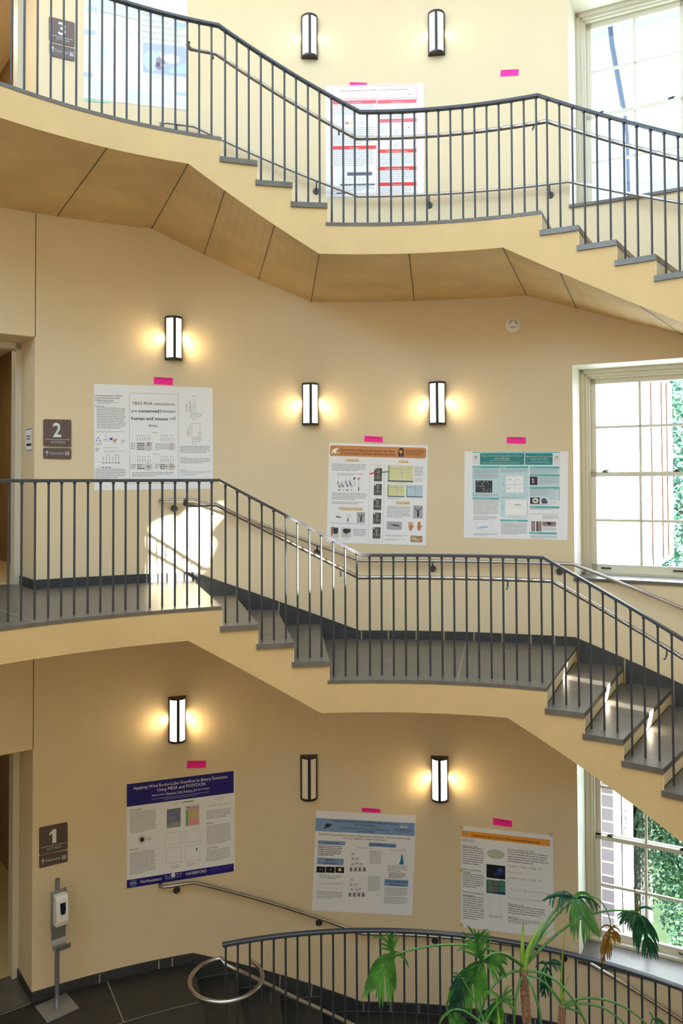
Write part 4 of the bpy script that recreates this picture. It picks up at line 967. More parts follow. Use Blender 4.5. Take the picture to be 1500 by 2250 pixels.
# --- pink paper tags
def ptag(px, text, label, tw=None):
    q = Sheet(0, 0, 1, px, 'paper_tag', label, 'paper tag', 'pink poster number tags', M['pink'])
    w = (Vector(px[1]) - Vector(px[0])).length; h = (Vector(px[3]) - Vector(px[0])).length
    x0, y0 = px[0]; dx, dy = (px[1][0] - x0) / w, (px[1][1] - y0) / w
    if text: q.text(text, x0 + w * .15, y0 + h * .12 + w * .15 * dy, w * .70, h * .26, color(120, 10, 90), 'lettering')
    q.done()
ptag([(338, 828), (379.5, 830.5), (379.5, 846.5), (337.5, 844)], 'POSTER # 8', 'pink paper tag above the white poster with large plain text')
ptag([(801, 957.5), (840.5, 960), (840, 972.5), (800, 970)], 'POSTER # 7', 'pink paper tag above the tan-headed lizard poster')
ptag([(1113, 960), (1154.7, 960.5), (1154.5, 975.5), (1112.8, 974)], 'POSTER # 6', 'pink paper tag above the teal-headed poster')
ptag([(411, 1671.5), (452.5, 1671), (452, 1686.8), (410, 1688)], 'POSTER # 5', 'pink paper tag above the purple-headed poster')
ptag([(795, 1774.5), (835.3, 1777.5), (835, 1786), (794.8, 1783.5)], 'POSTER # 4', 'pink paper tag overlapping the top of the light blue-headed poster')
ptag([(1082.8, 1797), (1124.8, 1803), (1124.3, 1817.3), (1082.8, 1811.6)], 'POSTER # 3', 'pink paper tag above the orange-headed poster')
ptag([(768, 181), (806, 182.3), (806, 189.5), (768, 188.5)], 'POSTER # 15', 'pink paper tag on the top edge of the red-framed poster')
ptag([(1100, 154), (1139.3, 152.2), (1138.5, 166.5), (1098.5, 168.8)], 'POSTER # 14', 'pink paper tag alone on bare wall beside the uppermost window')
ptag([(285, -14), (323.5, -10), (323, 4.5), (285, 1)], '', 'pink paper tag at the top of the bee poster')
# --- storey signs
def sign(k, c0, c1, txt, sgl):
    for (cs, nm, what) in ((c0, 'storey_sign', 'square brown sign with the storey number, on the %s' % {1: 'ground storey above the sanitizer stand', 2: 'middle storey beside the jamb notice', 3: 'uppermost storey behind the railing'}[k]), (c1, 'restroom_sign', 'small brown Restrooms sign with an arrow, on the %s' % {1: 'ground storey', 2: 'middle storey', 3: 'uppermost storey'}[k])):
        q = Sheet(0, 0, 1, cs, nm, what, 'sign', None, M['brown'], off=.012, thick=.01, round_=3.2)
        (x0, y0), (x1, y1) = cs[0], cs[1]; w = hypot(x1 - x0, y1 - y0); h = hypot(cs[3][0] - x0, cs[3][1] - y0); sl = (y1 - y0) / (x1 - x0)
        P = lambda u, v: (x0 + w * u, y0 + h * v + sl * w * u)
        if nm[0] == 's':
            if k == 1:
                mbb, ii = q.mi('numeral', M['signwhite']); mbb.add([q.uv2p(u_, v_, q.off + .0014) for u_, v_ in ((.46, .66), (.46, .30), (.36, .36), (.36, .28), (.48, .16), (.60, .16), (.60, .66))], [(0, 1, 5, 6), (1, 2, 3, 4), (1, 4, 5)], ii)
            else: q.text(str(k), *P(.41 if k == 1 else .34, .14), w * (.15 if k == 1 else .30), h * .50, M['signwhite'], bold=.035, part='numeral')
            q.rect(*P(.05, .735), w * .9, h * .012, M['signwhite'], 'rule'); q.text('ROTUNDA', *P(.28, .80), w * .5, h * .085, M['signwhite'], bold=.01)
        else:
            q.text('Restrooms', *P(.23, .36), w * .50, h * .24, M['signwhite'], bold=.014)
            a, b = P(.07, .5); q.line(a + 3.5, b - h * .2, a + 3.5, b + h * .22, 1.2, M['signwhite'], 'arrow'); q.line(a + .5, b - .5, a + 3.6, b - h * .22, 1.2, M['signwhite'], 'arrow'); q.line(a + 6.5, b - .5, a + 3.4, b - h * .22, 1.2, M['signwhite'], 'arrow')
            for i, u in enumerate((.80, .855, .91)):
                a, b = P(u, .42); q.ell(a, b - h * .08, .9, .9, M['signwhite'], 'pictogram', .0014, 8); q.line(a, b - h * .02, a, b + h * .24, 1.6, M['signwhite'], 'pictogram')
        q.done()
sign(2, [(94.8, 921), (156, 922.5), (156, 982), (94.8, 980.5)], [(94.8, 983.8), (156, 984.8), (156, 1009), (94.8, 1007.5)], 0, 0)
sign(1, [(85.8, 1818), (148, 1805.5), (148, 1864.5), (85.8, 1878.5)], [(85.8, 1880), (148, 1867), (148, 1892), (85.8, 1907)], 0, 0)
sign(3, [(107, 37), (163.5, 51), (163.5, 104), (107.5, 90)], [(108, 94), (163.5, 108), (163.5, 135.5), (108.5, 122.5)], 0, 0)
# notice on the door jamb of floor 2
jA = wall(DB, 0); 
def jsurf(x, y, o):
    v = ray(x, y); n = ds; P0 = jA + ds * (-.002 - o)
    t = ((P0 - CAM).x * n.x + (P0 - CAM).y * n.y) / (v.x * n.x + v.y * n.y); return CAM + v * t
q = Sheet(0, 0, 1, [(56, 944), (70.5, 941.5), (70.5, 991), (56, 992)], 'paper_notice', 'small printed notice taped inside the floor 2 door opening', 'notice', surf=jsurf, off=.002)
q.block(58, 958, 11, 12, 2, ink); q.block(58, 975, 10.5, 6, 1, ink, fill=.9); q.rect(56, 944, 14.5, 1.4, ink, 'tape'); q.rect(56, 989, 14.5, 1.4, ink, 'tape')
q.done()
# ------------------------------------------------------------------ wall lamps
def lampmat(name, e, col=(1, .93, .80)):
    return mat(name, (.9, .88, .84), .4, emit=((*col, 1), e))
M['diff_on'] = lampmat('lit_opal_glass', 9.0); M['diff_off'] = mat('unlit_opal_glass', srgb(240, 232, 214), .35); M['diff_cool'] = lampmat('lit_opal_glass_cool', 3.0, (.97, .96, 1))
def sconce(x0, x1, y0, y1, label, lit):
    w0, zc = on_cyl((x0 + x1) / 2, (y0 + y1) / 2, off=-.04)
    _, za = on_cyl((x0 + x1) / 2, y0, off=-.03); _, zb = on_cyl((x0 + x1) / 2, y1, off=-.03)
    hh = min(.235, (za - zb) / 2); n = Vector((-sin(w0), -cos(w0), 0)); t = Vector((cos(w0), -sin(w0), 0)); C_ = wall(w0, zc)
    root = thing('wall_lamp', C_, label, 'wall lamp', 'half-round bronze wall lamps')
    hw = .094; dp = .105
    def arcp(a, z, k=1.0): return C_ + t * (hw * k * sin(a)) + n * (dp * k * cos(a) if False else dp * k * cos(a)) + Vector((0, 0, z))
    A = pi / 2
    def sect(m, z0, z1, k, a0, a1, mi=0, cap=True, th=None):
        N = 10; an = [a0 + (a1 - a0) * i / N for i in range(N + 1)]
        if th is None:
            bt = [arcp(a, z0, k) for a in an]; tp_ = [arcp(a, z1, k) for a in an]
            m.hexa(bt, tp_, mi)
        else:
            bt = [arcp(a, z0, k) for a in an] + [arcp(a, z0, k - th) for a in an[::-1]]; tp_ = [arcp(a, z1, k) for a in an] + [arcp(a, z1, k - th) for a in an[::-1]]
            for i in range(N):
                m.hexa([bt[i], bt[i + 1], bt[2 * N - i], bt[2 * N + 1 - i]], [tp_[i], tp_[i + 1], tp_[2 * N - i], tp_[2 * N + 1 - i]], mi)
    m = MB(); sect(m, hh - .022, hh, 1.0, -A, A); m.build('top_cap', M['bronze'], root)
    m = MB(); sect(m, -hh, -hh + .022, 1.0, -A, A); m.build('bottom_cap', M['bronze'], root)
    m = MB(); sect(m, -hh + .02, hh - .02, 1.0, -.17, .17, th=.12); m.build('centre_bar', M['bronze'], root)
    for s in (-1, 1):
        m = MB(); a, b = sorted((s * A, s * 1.12)); sect(m, -hh + .02, hh - .02, 1.0, a, b, th=.12); m.build('side_bar', M['bronze'], root)
        m = MB(); a, b = sorted((s * .12, s * 1.2)); N = 8
        an = [a + (b - a) * i / N for i in range(N + 1)]
        for i in range(N): m.add([arcp(an[i], -hh + .02, .9), arcp(an[i + 1], -hh + .02, .9), arcp(an[i + 1], hh - .02, .9), arcp(an[i], hh - .02, .9)], [(0, 1, 2, 3)], 0, True)
        m.build('diffuser', M[lit] if lit else M['diff_off'], root)
    m = MB(); m.box(C_ + n * .006, (hw * 2 - .01, .012, hh * 2 - .01), -w0); m.build('back_plate', M['bronze'], root)
    if lit:
        for s in (-1, 1):
            l = bpy.data.lights.new('lamp_glow', 'AREA'); l.energy = LAMP_E[lit]; l.color = (1, .70, .34); l.shape = 'RECTANGLE'; l.size = .05; l.size_y = hh * 1.6
            o = bpy.data.objects.new('lamp_glow', l); COL.objects.link(o)
            d = (t * s * .86 - n * .5).normalized(); P = C_ + t * s * (hw + .012) + n * .04
            o.matrix_world = Matrix.Translation(P) @ d.to_track_quat('-Z', 'Z').to_matrix().to_4x4()
LK = 1.5
LAMP_E = {'diff_on': 1.5 * LK, 'diff_cool': .5 * LK}
sconce(660, 699.5, 32, 129, 'wall lamp left of the two on the uppermost storey, lit white', 'diff_cool'); sconce(938.5, 978, 23, 123, 'wall lamp right of the two on the uppermost storey, lit white', 'diff_cool')
sconce(362, 402, 696, 791, 'lit wall lamp above the white plain-text poster on the middle storey', 'diff_on')
sconce(662, 701.5, 842, 934, 'lit wall lamp above and left of the lizard poster', 'diff_on'); sconce(941, 979.5, 839, 933, 'lit wall lamp between the lizard poster and the teal-headed poster', 'diff_on')
sconce(369, 410.5, 1531, 1631, 'lit wall lamp above the purple-headed poster on the ground storey', 'diff_on'); sconce(659.5, 698, 1660, 1757, 'wall lamp that is switched off on the ground storey', None)
sconce(945.5, 985.5, 1662, 1761, 'lit wall lamp between the blue-headed and orange-headed posters', 'diff_on')
# ------------------------------------------------------------------ alarm sounder
w0, z0 = on_cyl(1127.5, 714); C_ = wall(w0, z0); n = Vector((-sin(w0), -cos(w0), 0)); t = Vector((cos(w0), -sin(w0), 0))
root = thing('smoke_detector', C_, 'round white detector high on the middle storey wall under the soffit', 'smoke detector')
m = MB(); m.lathe(C_, [(.083, 0), (.083, .018), (.076, .026), (.058, .028)], 32, n); m.build('base_ring', M['plastic'], root)
m = MB(); m.lathe(C_ + n * .026, [(.056, 0), (.056, .022), (.045, .034), (.02, .036)], 32, n); m.build('dome', M['plastic'], root)
m = MB()
for k in range(3):
    a = k * 2.09 + .5; c = C_ + n * .061 + (t * cos(a) + Vector((0, 0, 1)) * sin(a)) * .034
    d = (t * -sin(a) + Vector((0, 0, 1)) * cos(a)) * .022
    m.tube([c - d, c + d], .0035, 6)
m.build('vent_slot', M['ink'], root)
# ------------------------------------------------------------------ sanitizer stand
B_ = on_z(125, 2216, 0); face = -B_; face.z = 0; face.normalize(); face = (Matrix.Rotation(math.radians(22), 3, 'Z') @ face)
rt = Vector((-face.y, face.x, 0)); ang = atan2(rt.y, rt.x)
root = thing('sanitizer_stand', Vector((B_.x, B_.y, 0)), 'hand sanitizer dispenser on a silver floor stand below the number 1 sign', 'sanitizer stand')
m = MB(); m.box(Vector((B_.x, B_.y, .008)), (.31, .31, .012), ang); m.build('base_plate', M['alu'], root)
zt_ = at_y(128, 1931, B_.y).z
m = MB(); m.tube([Vector((B_.x, B_.y, .01)), Vector((B_.x, B_.y, zt_))], .022, 16); m.build('pole', M['alu'], root)
zz = lambda y: at_y(130, y, B_.y - .05).z
zt2, zb2, zd = zz(1963), zz(2032), zz(2082)
m = MB(); c = Vector((B_.x, B_.y, 0)) + face * .03
m.box(c + Vector((0, 0, (zt2 + zb2) / 2 - .02)), (.15, .01, zt2 - zb2 + .08), ang); 
pr = [(0.0, zb2 - .04), (.0, zd + .07), (.02, zd + .02), (.07, zd), (.115, zd + .01), (.125, zd + .06)]
for i in range(len(pr) - 1):
    a, b = pr[i], pr[i + 1]; wa = .07
    m.quad(c + face * a[0] - rt * wa + Vector((0, 0, a[1])), c + face * a[0] + rt * wa + Vector((0, 0, a[1])), c + face * b[0] + rt * wa + Vector((0, 0, b[1])), c + face * b[0] - rt * wa + Vector((0, 0, b[1])))
m.build('drip_tray', M['alu'], root)
m = MB(); hgt = zt2 - zb2; base = c + face * .006
prof = [(0, 0), (.085, .01), (.10, .06), (.10, hgt * .55), (.085, hgt * .92), (.06, hgt), (0, hgt)]
Lp = [base + face * a - rt * .06 + Vector((0, 0, zb2 + b)) for a, b in prof]; Rp = [base + face * a + rt * .06 + Vector((0, 0, zb2 + b)) for a, b in prof]
m.hexa(Lp, Rp); dbody = m.build('dispenser_body', M['plastic'], root)
bv = dbody.modifiers.new('round', 'BEVEL'); bv.width = .012; bv.segments = 3
m = MB(); f = base + face * .1045
def fp(a, b): return f + rt * a + Vector((0, 0, zb2 + hgt * b)) - face * (0.0 if b < .56 else .015 * (b - .55) / .37)
m.add([fp(-.026, .78), fp(.026, .78), fp(.026, .56), fp(-.026, .56), fp(.018, .42), fp(-.018, .42)], [(0, 1, 2, 3), (3, 2, 4, 5)]); m.build('level_window', M['darkplastic'], dbody)
SKY, E_SKY, E_WIN, E_REAR, E_REAR2, E_REAR1, E_SUN, EXPO = 2.2, 560, 90, 330, 18, 58, 110, -0.46
# ------------------------------------------------------------------ plants in the well
def bez(P, n=16):
    out = []
    for i in range(n + 1):
        t = i / n; pts = [Vector(p) for p in P]
        while len(pts) > 1: pts = [pts[j] * (1 - t) + pts[j + 1] * t for j in range(len(pts) - 1)]
        out.append(pts[0])
    return out
def split_leaf(mb, spine, width, n=7, normal=None, seed=0, lobes_w=.125, curl=.3, mi=0):
    """deeply cut leaf: a blade along the spine, fingers on both sides that droop"""
    n = n + 2; r = random.Random(seed); N = len(spine); down = Vector((0, 0, -1))
    nrm = normal.normalized()
    for s in (-1, 1):
        for k in range(n):
            f = (k + .4) / n; i = min(N - 2, int(f * (N - 1))); P = spine[i]; T = (spine[i + 1] - spine[i]).normalized()
            side = nrm.cross(T).normalized() * s
            env = sin(pi * min(1, (f * .85 + .22))) ** .6; L = 1.3 * width * env * r.uniform(.85, 1.12)
            ang = .95 - .55 * f
            d0 = (side * sin(ang) * 1.05 + T * cos(ang)).normalized() if k else (side * .9 - T * .5).normalized()
            w = L * lobes_w * r.uniform(.8, 1.1) * .42; m_ = 6; pts = []
            p = P.copy(); d = d0.copy()
            for j in range(m_ + 1):
                t = j / m_; ww = w * (1.25 - .2 * t) * (1 - t ** 3) + .002
                pts.append((p.copy(), ww, d.copy())); p = p + d * (L / m_); d = (d + down * curl * .28 + T * .05 + nrm * r.uniform(-.04, .04)).normalized()
            vs = []; wav = r.uniform(0, 6)
            for j, (q, ww, dd_) in enumerate(pts):
                c = nrm.cross(dd_).normalized(); lift = nrm * (ww * .25 * sin(j * 1.7 + wav))
                vs += [q - c * ww + lift, q - nrm * ww * .22, q + c * ww - lift]
            fs = []
            for j in range(m_): fs += [(3 * j, 3 * j + 1, 3 * j + 4, 3 * j + 3), (3 * j + 1, 3 * j + 2, 3 * j + 5, 3 * j + 4)]
            mb.add(vs, fs, mi, True)
    # central blade
    vs = []
    for i, P in enumerate(spine):
        t = i / (N - 1); T = (spine[min(N - 1, i + 1)] - spine[max(0, i - 1)]).normalized(); c = nrm.cross(T).normalized(); w = width * .085 * (sin(pi * (t * .8 + .2)) ** .7) + .003
        vs += [P - c * w, P - nrm * w * .2, P + c * w]
    fs = []
    for j in range(N - 1): fs += [(3 * j, 3 * j + 1, 3 * j + 4, 3 * j + 3), (3 * j + 1, 3 * j + 2, 3 * j + 5, 3 * j + 4)]
    mb.add(vs, fs, mi, True)
    mb.tube([p_ + nrm * .004 for p_ in spine], [.004 * (1 - .7 * i / N) for i in range(N)], 5, mi)
def plant(label, trunk, YB, leaves, stalks, shoots, r0=.032):
    base = at_y(*trunk[-1], YB); top = at_y(*trunk[0], YB)
    root = thing('split_leaf_philodendron', Vector((base.x, base.y, 0)), label, 'potted plant')
    g = Vector((base.x + .05, base.y + .05, 0))
    m = MB(); m.lathe(g, [(.20, .002), (.26, .42), (.275, .42), (.275, .46), (.235, .46), (.225, .40)], 28); m.build('pot', M['pot'], root)
    m = MB(); m.lathe(g, [(.228, .38), (.228, .41), (.02, .415)], 24); m.build('soil', M['soil'], root)
    pts = [Vector((g.x, g.y, .40)), Vector(((g.x + base.x) / 2 + .02, (g.y + base.y) / 2, base.z * .6 + .2))] + [at_y(*q, YB) for q in trunk[::-1]]
    pts = bez(pts, 44); m = MB()
    rr = [r0 * (1.05 + .12 * (i % 2) - .25 * i / len(pts)) for i in range(len(pts))]
    m.tube(pts, rr, 12); m.build('stem', M['bark'], root)
    lt = top
    for (P, mt, r1, r2) in stalks:
        q = [at_y(x, y, YB + dy) for x, y, dy in P]; q = bez(q, 18); m = MB(); m.tube(q, [r1 + (r2 - r1) * i / 18 for i in range(19)], 7); m.build('leaf_stalk', M[mt], root)
    for i, (P, w, mt, nvec, n, curl) in enumerate(leaves):
        q = bez([at_y(x, y, YB + dy) for x, y, dy in P], 10); m = MB()
        split_leaf(m, q, w, n, Vector(nvec), seed=i * 11 + int(P[0][0]), curl=curl); m.build('leaf', M[mt], root, label='withered brown leaf' if mt == 'leafdead' else None, recalc=False)
    for (P, r1) in shoots:
        q = bez([at_y(x, y, YB + dy) for x, y, dy in P], 10); m = MB(); m.tube(q, [r1 * (1 - .85 * i / 10) for i in range(11)], 8); m.build('shoot', M['leafyoung'], root)
YB = 5.35
F_ = (0, -1, .25)
plant('tall split-leaf plant with a scarred stem and a leaf hanging before the window', [(1150, 2128), (1151, 2180), (1158, 2255)], YB,
      leaves=[([(862, 2092, 0), (846, 2115, -.02), (838, 2150, -.05), (818, 2178, -.08)], .17, 'leaf', (-.1, -1, .1), 7, 1.0),
              ([(868, 2100, 0), (855, 2082, 0), (852, 2062, 0), (858, 2050, 0)], .07, 'leaf', (-.1, -1, .1), 4, .3),
              ([(1060, 2108, -.3), (1045, 2135, -.3), (1030, 2165, -.32), (1010, 2200, -.34)], .20, 'leaf', (.1, -1, .2), 7, 1.0),
              ([(1058, 2112, -.3), (1046, 2085, -.3), (1048, 2060, -.3), (1052, 2045, -.3)], .10, 'leaf', (0, -1, 0), 5, .2),
              ([(1062, 2110, -.3), (1080, 2115, -.3), (1100, 2120, -.3)], .11, 'leaf', (0, -1, .4), 4, .8),
              ([(1262, 1972, .1), (1268, 1990, .05), (1282, 2020, .0), (1305, 2052, -.05)], .15, 'leaf', (-.2, -1, .5), 7, 1.1),
              ([(1264, 1974, .1), (1240, 1962, .1), (1212, 1966, .05), (1190, 1980, 0)], .09, 'leafdark', (0, -.6, 1), 5, 1.4),
              ([(1264, 1974, .1), (1285, 1966, .15), (1305, 1975, .2), (1318, 1995, .2)], .09, 'leafdark', (0, -.6, 1), 5, 1.4),
              ([(1398, 2004, .3), (1412, 2030, .3), (1422, 2062, .3), (1430, 2108, .3)], .15, 'leafdark', (-.2, -1, .1), 7, 1.2),
              ([(1398, 2004, .3), (1385, 2008, .3), (1372, 2030, .3)], .10, 'leafdark', (-.2, -1, .4), 4, .8),
              ([(1400, 2006, .3), (1405, 1990, .3), (1398, 1960, .3), (1388, 1945, .3)], .015, 'leafdead', (0, -1, 0), 3, .3),
              ([(1342, 2038, .25), (1336, 2062, .25), (1330, 2090, .25), (1322, 2118, .25)], .085, 'leafdead', (.1, -1, 0), 6, 1.2),
              ([(1344, 2040, .25), (1354, 2056, .25), (1362, 2074, .25)], .05, 'leafdead', (.1, -1, 0), 4, 1.2)],
      stalks=[([(1150, 2124, 0), (1105, 2086, -.1), (1010, 2050, -.1), (865, 2098, 0)], 'stalk', .011, .006),
              ([(1150, 2124, 0), (1120, 2100, -.2), (1095, 2078, -.3), (1062, 2108, -.3)], 'stalk', .010, .006),
              ([(1152, 2124, 0), (1185, 2050, .0), (1215, 1985, .1), (1262, 1970, .1)], 'stalk', .011, .006),
              ([(1152, 2124, 0), (1225, 2040, .1), (1290, 1985, .2), (1398, 2004, .3)], 'stalk', .010, .005),
              ([(1152, 2120, 0), (1195, 2030, .1), (1285, 1905, .2), (1336, 1970, .25), (1342, 2038, .25)], 'stalk', .008, .003),
              ([(1150, 2135, 0), (1110, 2125, -.1), (1060, 2170, -.2), (1050, 2256, -.3)], 'stalk', .009, .007),
              ([(1152, 2138, 0), (1175, 2170, -.1), (1190, 2230, -.1), (1188, 2256, -.1)], 'stalk', .009, .007),
              ([(1152, 2134, 0), (1200, 2130, 0), (1250, 2160, 0), (1290, 2256, 0)], 'stalk', .009, .007),
              ([(1150, 2138, 0), (1125, 2190, -.1), (1130, 2256, -.1)], 'stalk', .009, .007)],
      shoots=[([(1150, 2128, 0), (1144, 2080, 0), (1150, 2025, 0)], .022), ([(1150, 2128, 0), (1160, 2070, .02), (1195, 2022, .05)], .026), ([(1152, 2124, 0), (1160, 2075, .02), (1240, 2022, .05)], .012)])
plant('second split-leaf plant to the right with arching leafless stalks', [(1236, 2208), (1234, 2230), (1228, 2256)], YB + .25,
      leaves=[([(1198, 2118, .15), (1200, 2140, .15), (1198, 2170, .15), (1192, 2190, .15)], .085, 'leafdark', (0, -1, .2), 6, 1.0),
              ([(1200, 2118, .15), (1225, 2110, .15), (1240, 2130, .15)], .06, 'leafdark', (0, -.8, .7), 4, 1.2),
              ([(1434, 2238, -.2), (1450, 2244, -.2), (1465, 2256, -.2)], .05, 'leafdark', (0, -.8, .7), 4, 1.2)],
      stalks=[([(1236, 2206, 0), (1290, 2180, 0), (1370, 2190, 0), (1430, 2262, 0)], 'stalk', .009, .006),
              ([(1238, 2212, 0), (1300, 2192, 0), (1350, 2220, 0), (1380, 2262, 0)], 'stalk', .009, .006),
              ([(1236, 2208, 0), (1200, 2150, 0), (1165, 2135, .1), (1150, 2150, .1)], 'stalk', .007, .005),
              ([(1236, 2210, 0), (1210, 2180, .1), (1185, 2150, .12), (1200, 2118, .15)], 'stalk', .007, .004),
              ([(1236, 2214, 0), (1265, 2214, 0), (1285, 2230, 0), (1290, 2262, 0)], 'stalk', .008, .006)],
      shoots=[([(1236, 2210, 0), (1226, 2150, 0), (1244, 2030, 0)], .012), ([(1236, 2210, 0), (1238, 2170, 0), (1252, 2136, 0)], .008)], r0=.028)
plant('small low split-leaf plant on the left, only its upper leaves showing', [(1066, 2246), (1066, 2252), (1064, 2262)], YB - .35,
      leaves=[([(1100, 2200, 0), (1092, 2215, 0), (1080, 2240, 0)], .11, 'leaf', (0, -1, .3), 6, .9), ([(1100, 2200, 0), (1112, 2188, 0), (1120, 2200, 0)], .07, 'leaf', (0, -1, .5), 4, .9),
              ([(1012, 2148, 0), (1006, 2160, 0), (990, 2175, 0)], .05, 'leafdark', (0, -1, .4), 5, .9), ([(985, 2225, 0), (1000, 2240, 0), (1020, 2262, 0)], .09, 'leaf', (0, -1, .6), 5, .7),
              ([(1015, 2150, 0), (1010, 2190, 0), (985, 2240, 0)], .09, 'leafdark', (0, -1, .2), 6, 1.1)],
      stalks=[([(1066, 2250, 0), (1080, 2215, 0), (1100, 2200, 0)], 'stalk', .008, .005), ([(1066, 2250, 0), (1040, 2190, 0), (1014, 2148, 0)], 'stalk', .008, .005), ([(1064, 2256, 0), (1010, 2200, 0), (985, 2225, 0)], 'stalk', .008, .005)],
      shoots=[([(1096, 2250, 0), (1094, 2220, 0), (1090, 2190, 0)], .012)], r0=.024)
# ------------------------------------------------------------------ outside
def gp(x, y, Y): return at_y(x, y, Y)
# stone wing of the neighbouring building, running away from the window
A = Vector((3.42, 10.2, 0)); B = Vector((4.92, 13.2, 0)); C2 = Vector((7.2, 17.4, 0)); A0 = Vector((2.2, 10.8, 0))
root = thing('neighbouring_building', Vector((3.4, 10.4, -2)), 'pale stone building wing seen close behind the right-hand windows', 'building')
m = MB()
def prism(m, P, Q, z0, z1, th, mi=0):
    d = (Q - P).normalized(); s = Vector((-d.y, d.x, 0)) * th
    m.hexa([P + Vector((0, 0, z0)), Q + Vector((0, 0, z0)), Q + s + Vector((0, 0, z0)), P + s + Vector((0, 0, z0))], [P + Vector((0, 0, z1)), Q + Vector((0, 0, z1)), Q + s + Vector((0, 0, z1)), P + s + Vector((0, 0, z1))], mi)
prism(m, A, B, -2, 3.3, .4)
m.build('stone_wall', M['stone'], root)
m = MB(); prism(m, A, B, 3.3, 7.2, .4); prism(m, B, C2, 3.4, 7.2, .4); m.build('rendered_wall', M['white'], root)
m = MB()
for k in range(12): prism(m, A + (B - A) * .52 + Vector((.03, -.015, 0)), A + (B - A) * .84 + Vector((.03, -.015, 0)), -.4 + k * .32, -.4 + k * .32 + .17, .02)
m.build('louvre', color(34, 32, 44), root)
m = MB()
for f in (.22, .93): 
    P = A + (B - A) * f + Vector((.09, -.05, 0)); m.tube([P + Vector((0, 0, -2)), P + Vector((0, 0, 7.1))], .045, 10)
m.build('downpipe', M['white'], root)
m = MB(); brn = color(62, 44, 40)
for f in (.30, .62, .80, .86): 
    P = B + (C2 - B) * f + Vector((.05, -.03, 0)); m.box(P + Vector((0, 0, 5.3)), (.07, .07, 3.6), 0)
P = A + (B - A) * .35 + Vector((.06, -.03, 0)); m.box(P + Vector((0, 0, 5.6)), (.07, .05, 3.0), 0)
m.build('stained_timber', brn, root)
m = MB(); m.tube([at_y(1338, -40, 9.9), at_y(1352, 100, 9.9), at_y(1376, 232, 9.9), at_y(1384, 300, 9.9), at_y(1388, 470, 9.9)], .055, 10); m.build('roof_pipe', color(108, 124, 164), root)
m = MB(); m.tube([at_y(1330, -40, 9.95), at_y(1344, 100, 9.95), at_y(1368, 232, 9.95)], .03, 8); m.build('cable', color(130, 146, 170), root)
# ground outside
m = MB(); m.quad(Vector((-30, 6.9 + 2, -2.2)), Vector((40, 8.9, -2.2)), Vector((60, 60, -2.2)), Vector((-30, 60, -2.2))); m.quad(Vector((6.9, -30, -2.21)), Vector((60, -30, -2.21)), Vector((60, 60, -2.21)), Vector((6.9, 60, -2.21)))
m.build('ground_outside', mat('outside_lawn', srgb(96, 122, 84), .9, noise=.2, scale=2), kind='structure')
def tree(x, y, h, r, z0, n, label, mt, seed, sz=.12, trunk=True):
    rd = random.Random(seed); root = thing('tree', Vector((x, y, -2.2)), label, 'tree', 'trees outside the round room')
    m = MB(); m.tube([Vector((x, y, -2.2)), Vector((x + .1, y, z0)), Vector((x, y + .1, z0 + h * .5))], [.16, .11, .05], 8)
    for k in range(9):
        a = rd.random() * 6.28; zz = z0 + rd.random() * h * .7; m.tube([Vector((x, y, zz - .3)), Vector((x + r * .8 * cos(a), y + r * .8 * sin(a), zz + .5))], [.04, .012], 6)
    m.build('trunk', M['bark'], root)
    m = MB()
    for k in range(n):
        a = rd.random() * 6.28; u = rd.uniform(-1, 1); q = rd.random() ** .45; cl = sin(a * 3 + u * 4) * .12 + 1
        P = Vector((x + r * q * cl * cos(a) * sqrt(1 - u * u), y + r * q * cl * sin(a) * sqrt(1 - u * u), z0 + h * .5 + h * .5 * q * u))
        d = Vector((rd.uniform(-1, 1), rd.uniform(-1, 1), rd.uniform(-1, .4))).normalized(); s = d.cross(Vector((rd.uniform(-1, 1), rd.uniform(-1, 1), rd.uniform(-1, 1)))).normalized(); L = sz * rd.uniform(.6, 1.3)
        m.add([P, P + d * L * .5 + s * L * .28, P + d * L, P + d * L * .5 - s * L * .28], [(0, 1, 2, 3)])
    m.build('crown', M[mt], root, recalc=False)
tree(6.0, 11.4, 3.6, 1.5, -1.6, 15000, 'bushy green tree close behind the ground storey window', 'foliage', 1, .085)
tree(5.0, 11.45, 4.6, .72, -1.9, 15000, 'narrow leafy shrub right outside the ground storey window', 'foliage2', 8, .075)
tree(7.2, 14.6, 5.0, 2.1, -1.8, 14000, 'blue-green tree farther off behind the ground storey window', 'foliage2', 2, .12)
tree(8.6, 19.0, 9.0, 1.8, .5, 9000, 'tall tree behind the right edge of the middle storey window', 'foliage2', 3, .15)
# ------------------------------------------------------------------ light
wd = bpy.data.worlds.new('sky'); scn.world = wd; wd.use_nodes = True
bg = wd.node_tree.nodes['Background']; bg.inputs[0].default_value = (.60, .80, 1.10, 1); bg.inputs[1].default_value = SKY
def area(name, loc, target, sx, sy, e, col=(1, 1, 1), shape='RECTANGLE'):
    l = bpy.data.lights.new(name, 'AREA'); l.energy = e; l.color = col; l.shape = shape; l.size = sx
    if shape in ('RECTANGLE', 'ELLIPSE'): l.size_y = sy
    o = bpy.data.objects.new(name, l); COL.objects.link(o)
    d = (Vector(target) - Vector(loc)).normalized(); o.matrix_world = Matrix.Translation(loc) @ d.to_track_quat('-Z', 'Y').to_matrix().to_4x4(); return o
area('skylight_daylight', (RC[0], RC[1] - .1, CEIL + .07), (RC[0], RC[1] - .1, 0), 7.4, 7.4, E_SKY, (.66, .85, 1.0), 'DISK')
for k in (1, 2, 3):      # daylight entering through each window
    z = sum(WIN[k]) / 2; area('window_daylight', wp(0, .5, z), wp(0, -3, z - .2), 1.15, 2.1, E_WIN * {1: .8, 2: 1, 3: 1.2}[k], (.76, .87, 1.0))
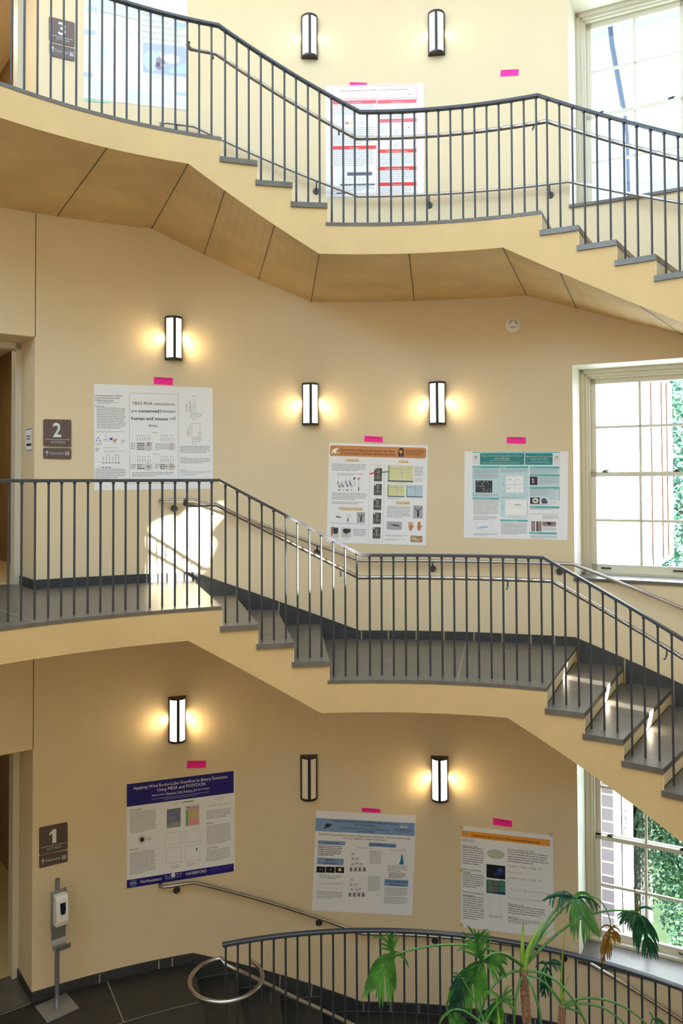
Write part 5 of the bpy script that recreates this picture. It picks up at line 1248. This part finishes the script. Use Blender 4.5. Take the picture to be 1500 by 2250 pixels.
for a, b in REAR:  # added cool fill from behind the camera, brightens the uppermost storey
    pm = (a + b) / 2
    area('rear_fill_light', wall(pm, 10.05, .30), wall(pm + pi, 10.05, -3), (b - a) * 6.1, 2.2, E_REAR, (.46, .75, 1.0))
for z, e in ((7.45, E_REAR2), (3.45, E_REAR1)):     # added warm fill behind the camera for the lower storeys
    for x in (-1.6, 1.6):
        area('warm_fill_light', (x, -1.9, z), (x * .9, 3.5, z - 3.4), .9, .9, e, (1.0, .64, .30))
pm = sum(SUNW) / 2
SD = Vector((-.76, .65, -.12)).normalized()
s = bpy.data.lights.new('sun', 'SUN'); s.energy = E_SUN; s.angle = math.radians(.5); s.color = (1, .96, .88)
so = bpy.data.objects.new('sun', s); COL.objects.link(so); so.location = (14, -3, 9)
# a tree beyond the side window whose foliage trims the sunbeam
root = thing('tree', Vector((11.6, -3.2, -2.2)), 'tree outside the side window that filters the sunbeam', 'tree', 'trees outside the round room')
rd = random.Random(5); m = MB(); cl = []
for (x, y, rr) in ((312, 1070, .30), (335, 1118, .12), (375, 1112, .08), (372, 1090, .20), (470, 1068, .22), (498, 1290, .26), (505, 1170, .16), (512, 1220, .2), (455, 1300, .12), (262, 1230, .25), (420, 1060, .25)):
    cl.append((wall(*on_cyl(x, y)) - SD * 14.0, rr))
for c_, rr in cl:
    for k in range(260):
        a = rd.random() * 6.28; u = rd.uniform(-1, 1); q = rd.random() ** .4 * rr
        P = c_ + Vector((q * cos(a) * sqrt(1 - u * u), q * sin(a) * sqrt(1 - u * u), q * u)); d = Vector((rd.uniform(-1, 1), rd.uniform(-1, 1), rd.uniform(-1, 1))).normalized(); t_ = d.cross(SD).normalized(); L = rd.uniform(.07, .13)
        m.add([P - d * L, P + t_ * L * .5, P + d * L, P - t_ * L * .5], [(0, 1, 2, 3)])
m.build('crown', M['foliage'], root, recalc=False)
m = MB(); b0 = cl[0][0] + Vector((.6, -.6, 0)); m.tube([Vector((b0.x, b0.y, -2.2)), b0 + Vector((0, 0, 1.0))], [.14, .06], 8)
for c_, rr in cl: m.tube([b0 + Vector((0, 0, rd.uniform(-.8, .6))), c_], [.03, .006], 6)
m.build('trunk', M['bark'], root)
so.rotation_euler = SD.to_track_quat('-Z', 'Y').to_euler()
# ------------------------------------------------------------------ camera
cd = bpy.data.cameras.new('camera'); cam = bpy.data.objects.new('camera', cd); COL.objects.link(cam)
cd.sensor_fit = 'HORIZONTAL'; cd.sensor_width = 36; cd.lens = FPX / 1500 * 36; cd.shift_y = -(1125 - CYP) / 1500; cd.clip_start = .05; cd.clip_end = 300
cam.matrix_world = Matrix.Translation(CAM) @ (Matrix.Rotation(pi / 2 + TH, 4, 'X') @ Matrix.Rotation(RO, 4, 'Z'))
scn.camera = cam
scn.view_settings.view_transform = 'Standard'; scn.view_settings.look = 'None'; scn.view_settings.gamma = 1; scn.view_settings.use_curve_mapping = False
scn.view_settings.exposure = EXPO
scn.cycles.use_denoising = True; scn.cycles.max_bounces = 8; scn.cycles.diffuse_bounces = 5; scn.cycles.sample_clamp_indirect = 6; scn.cycles.caustics_reflective = False; scn.cycles.caustics_refractive = False
for o in bpy.data.objects:
    if '_o' in o.keys(): del o['_o']
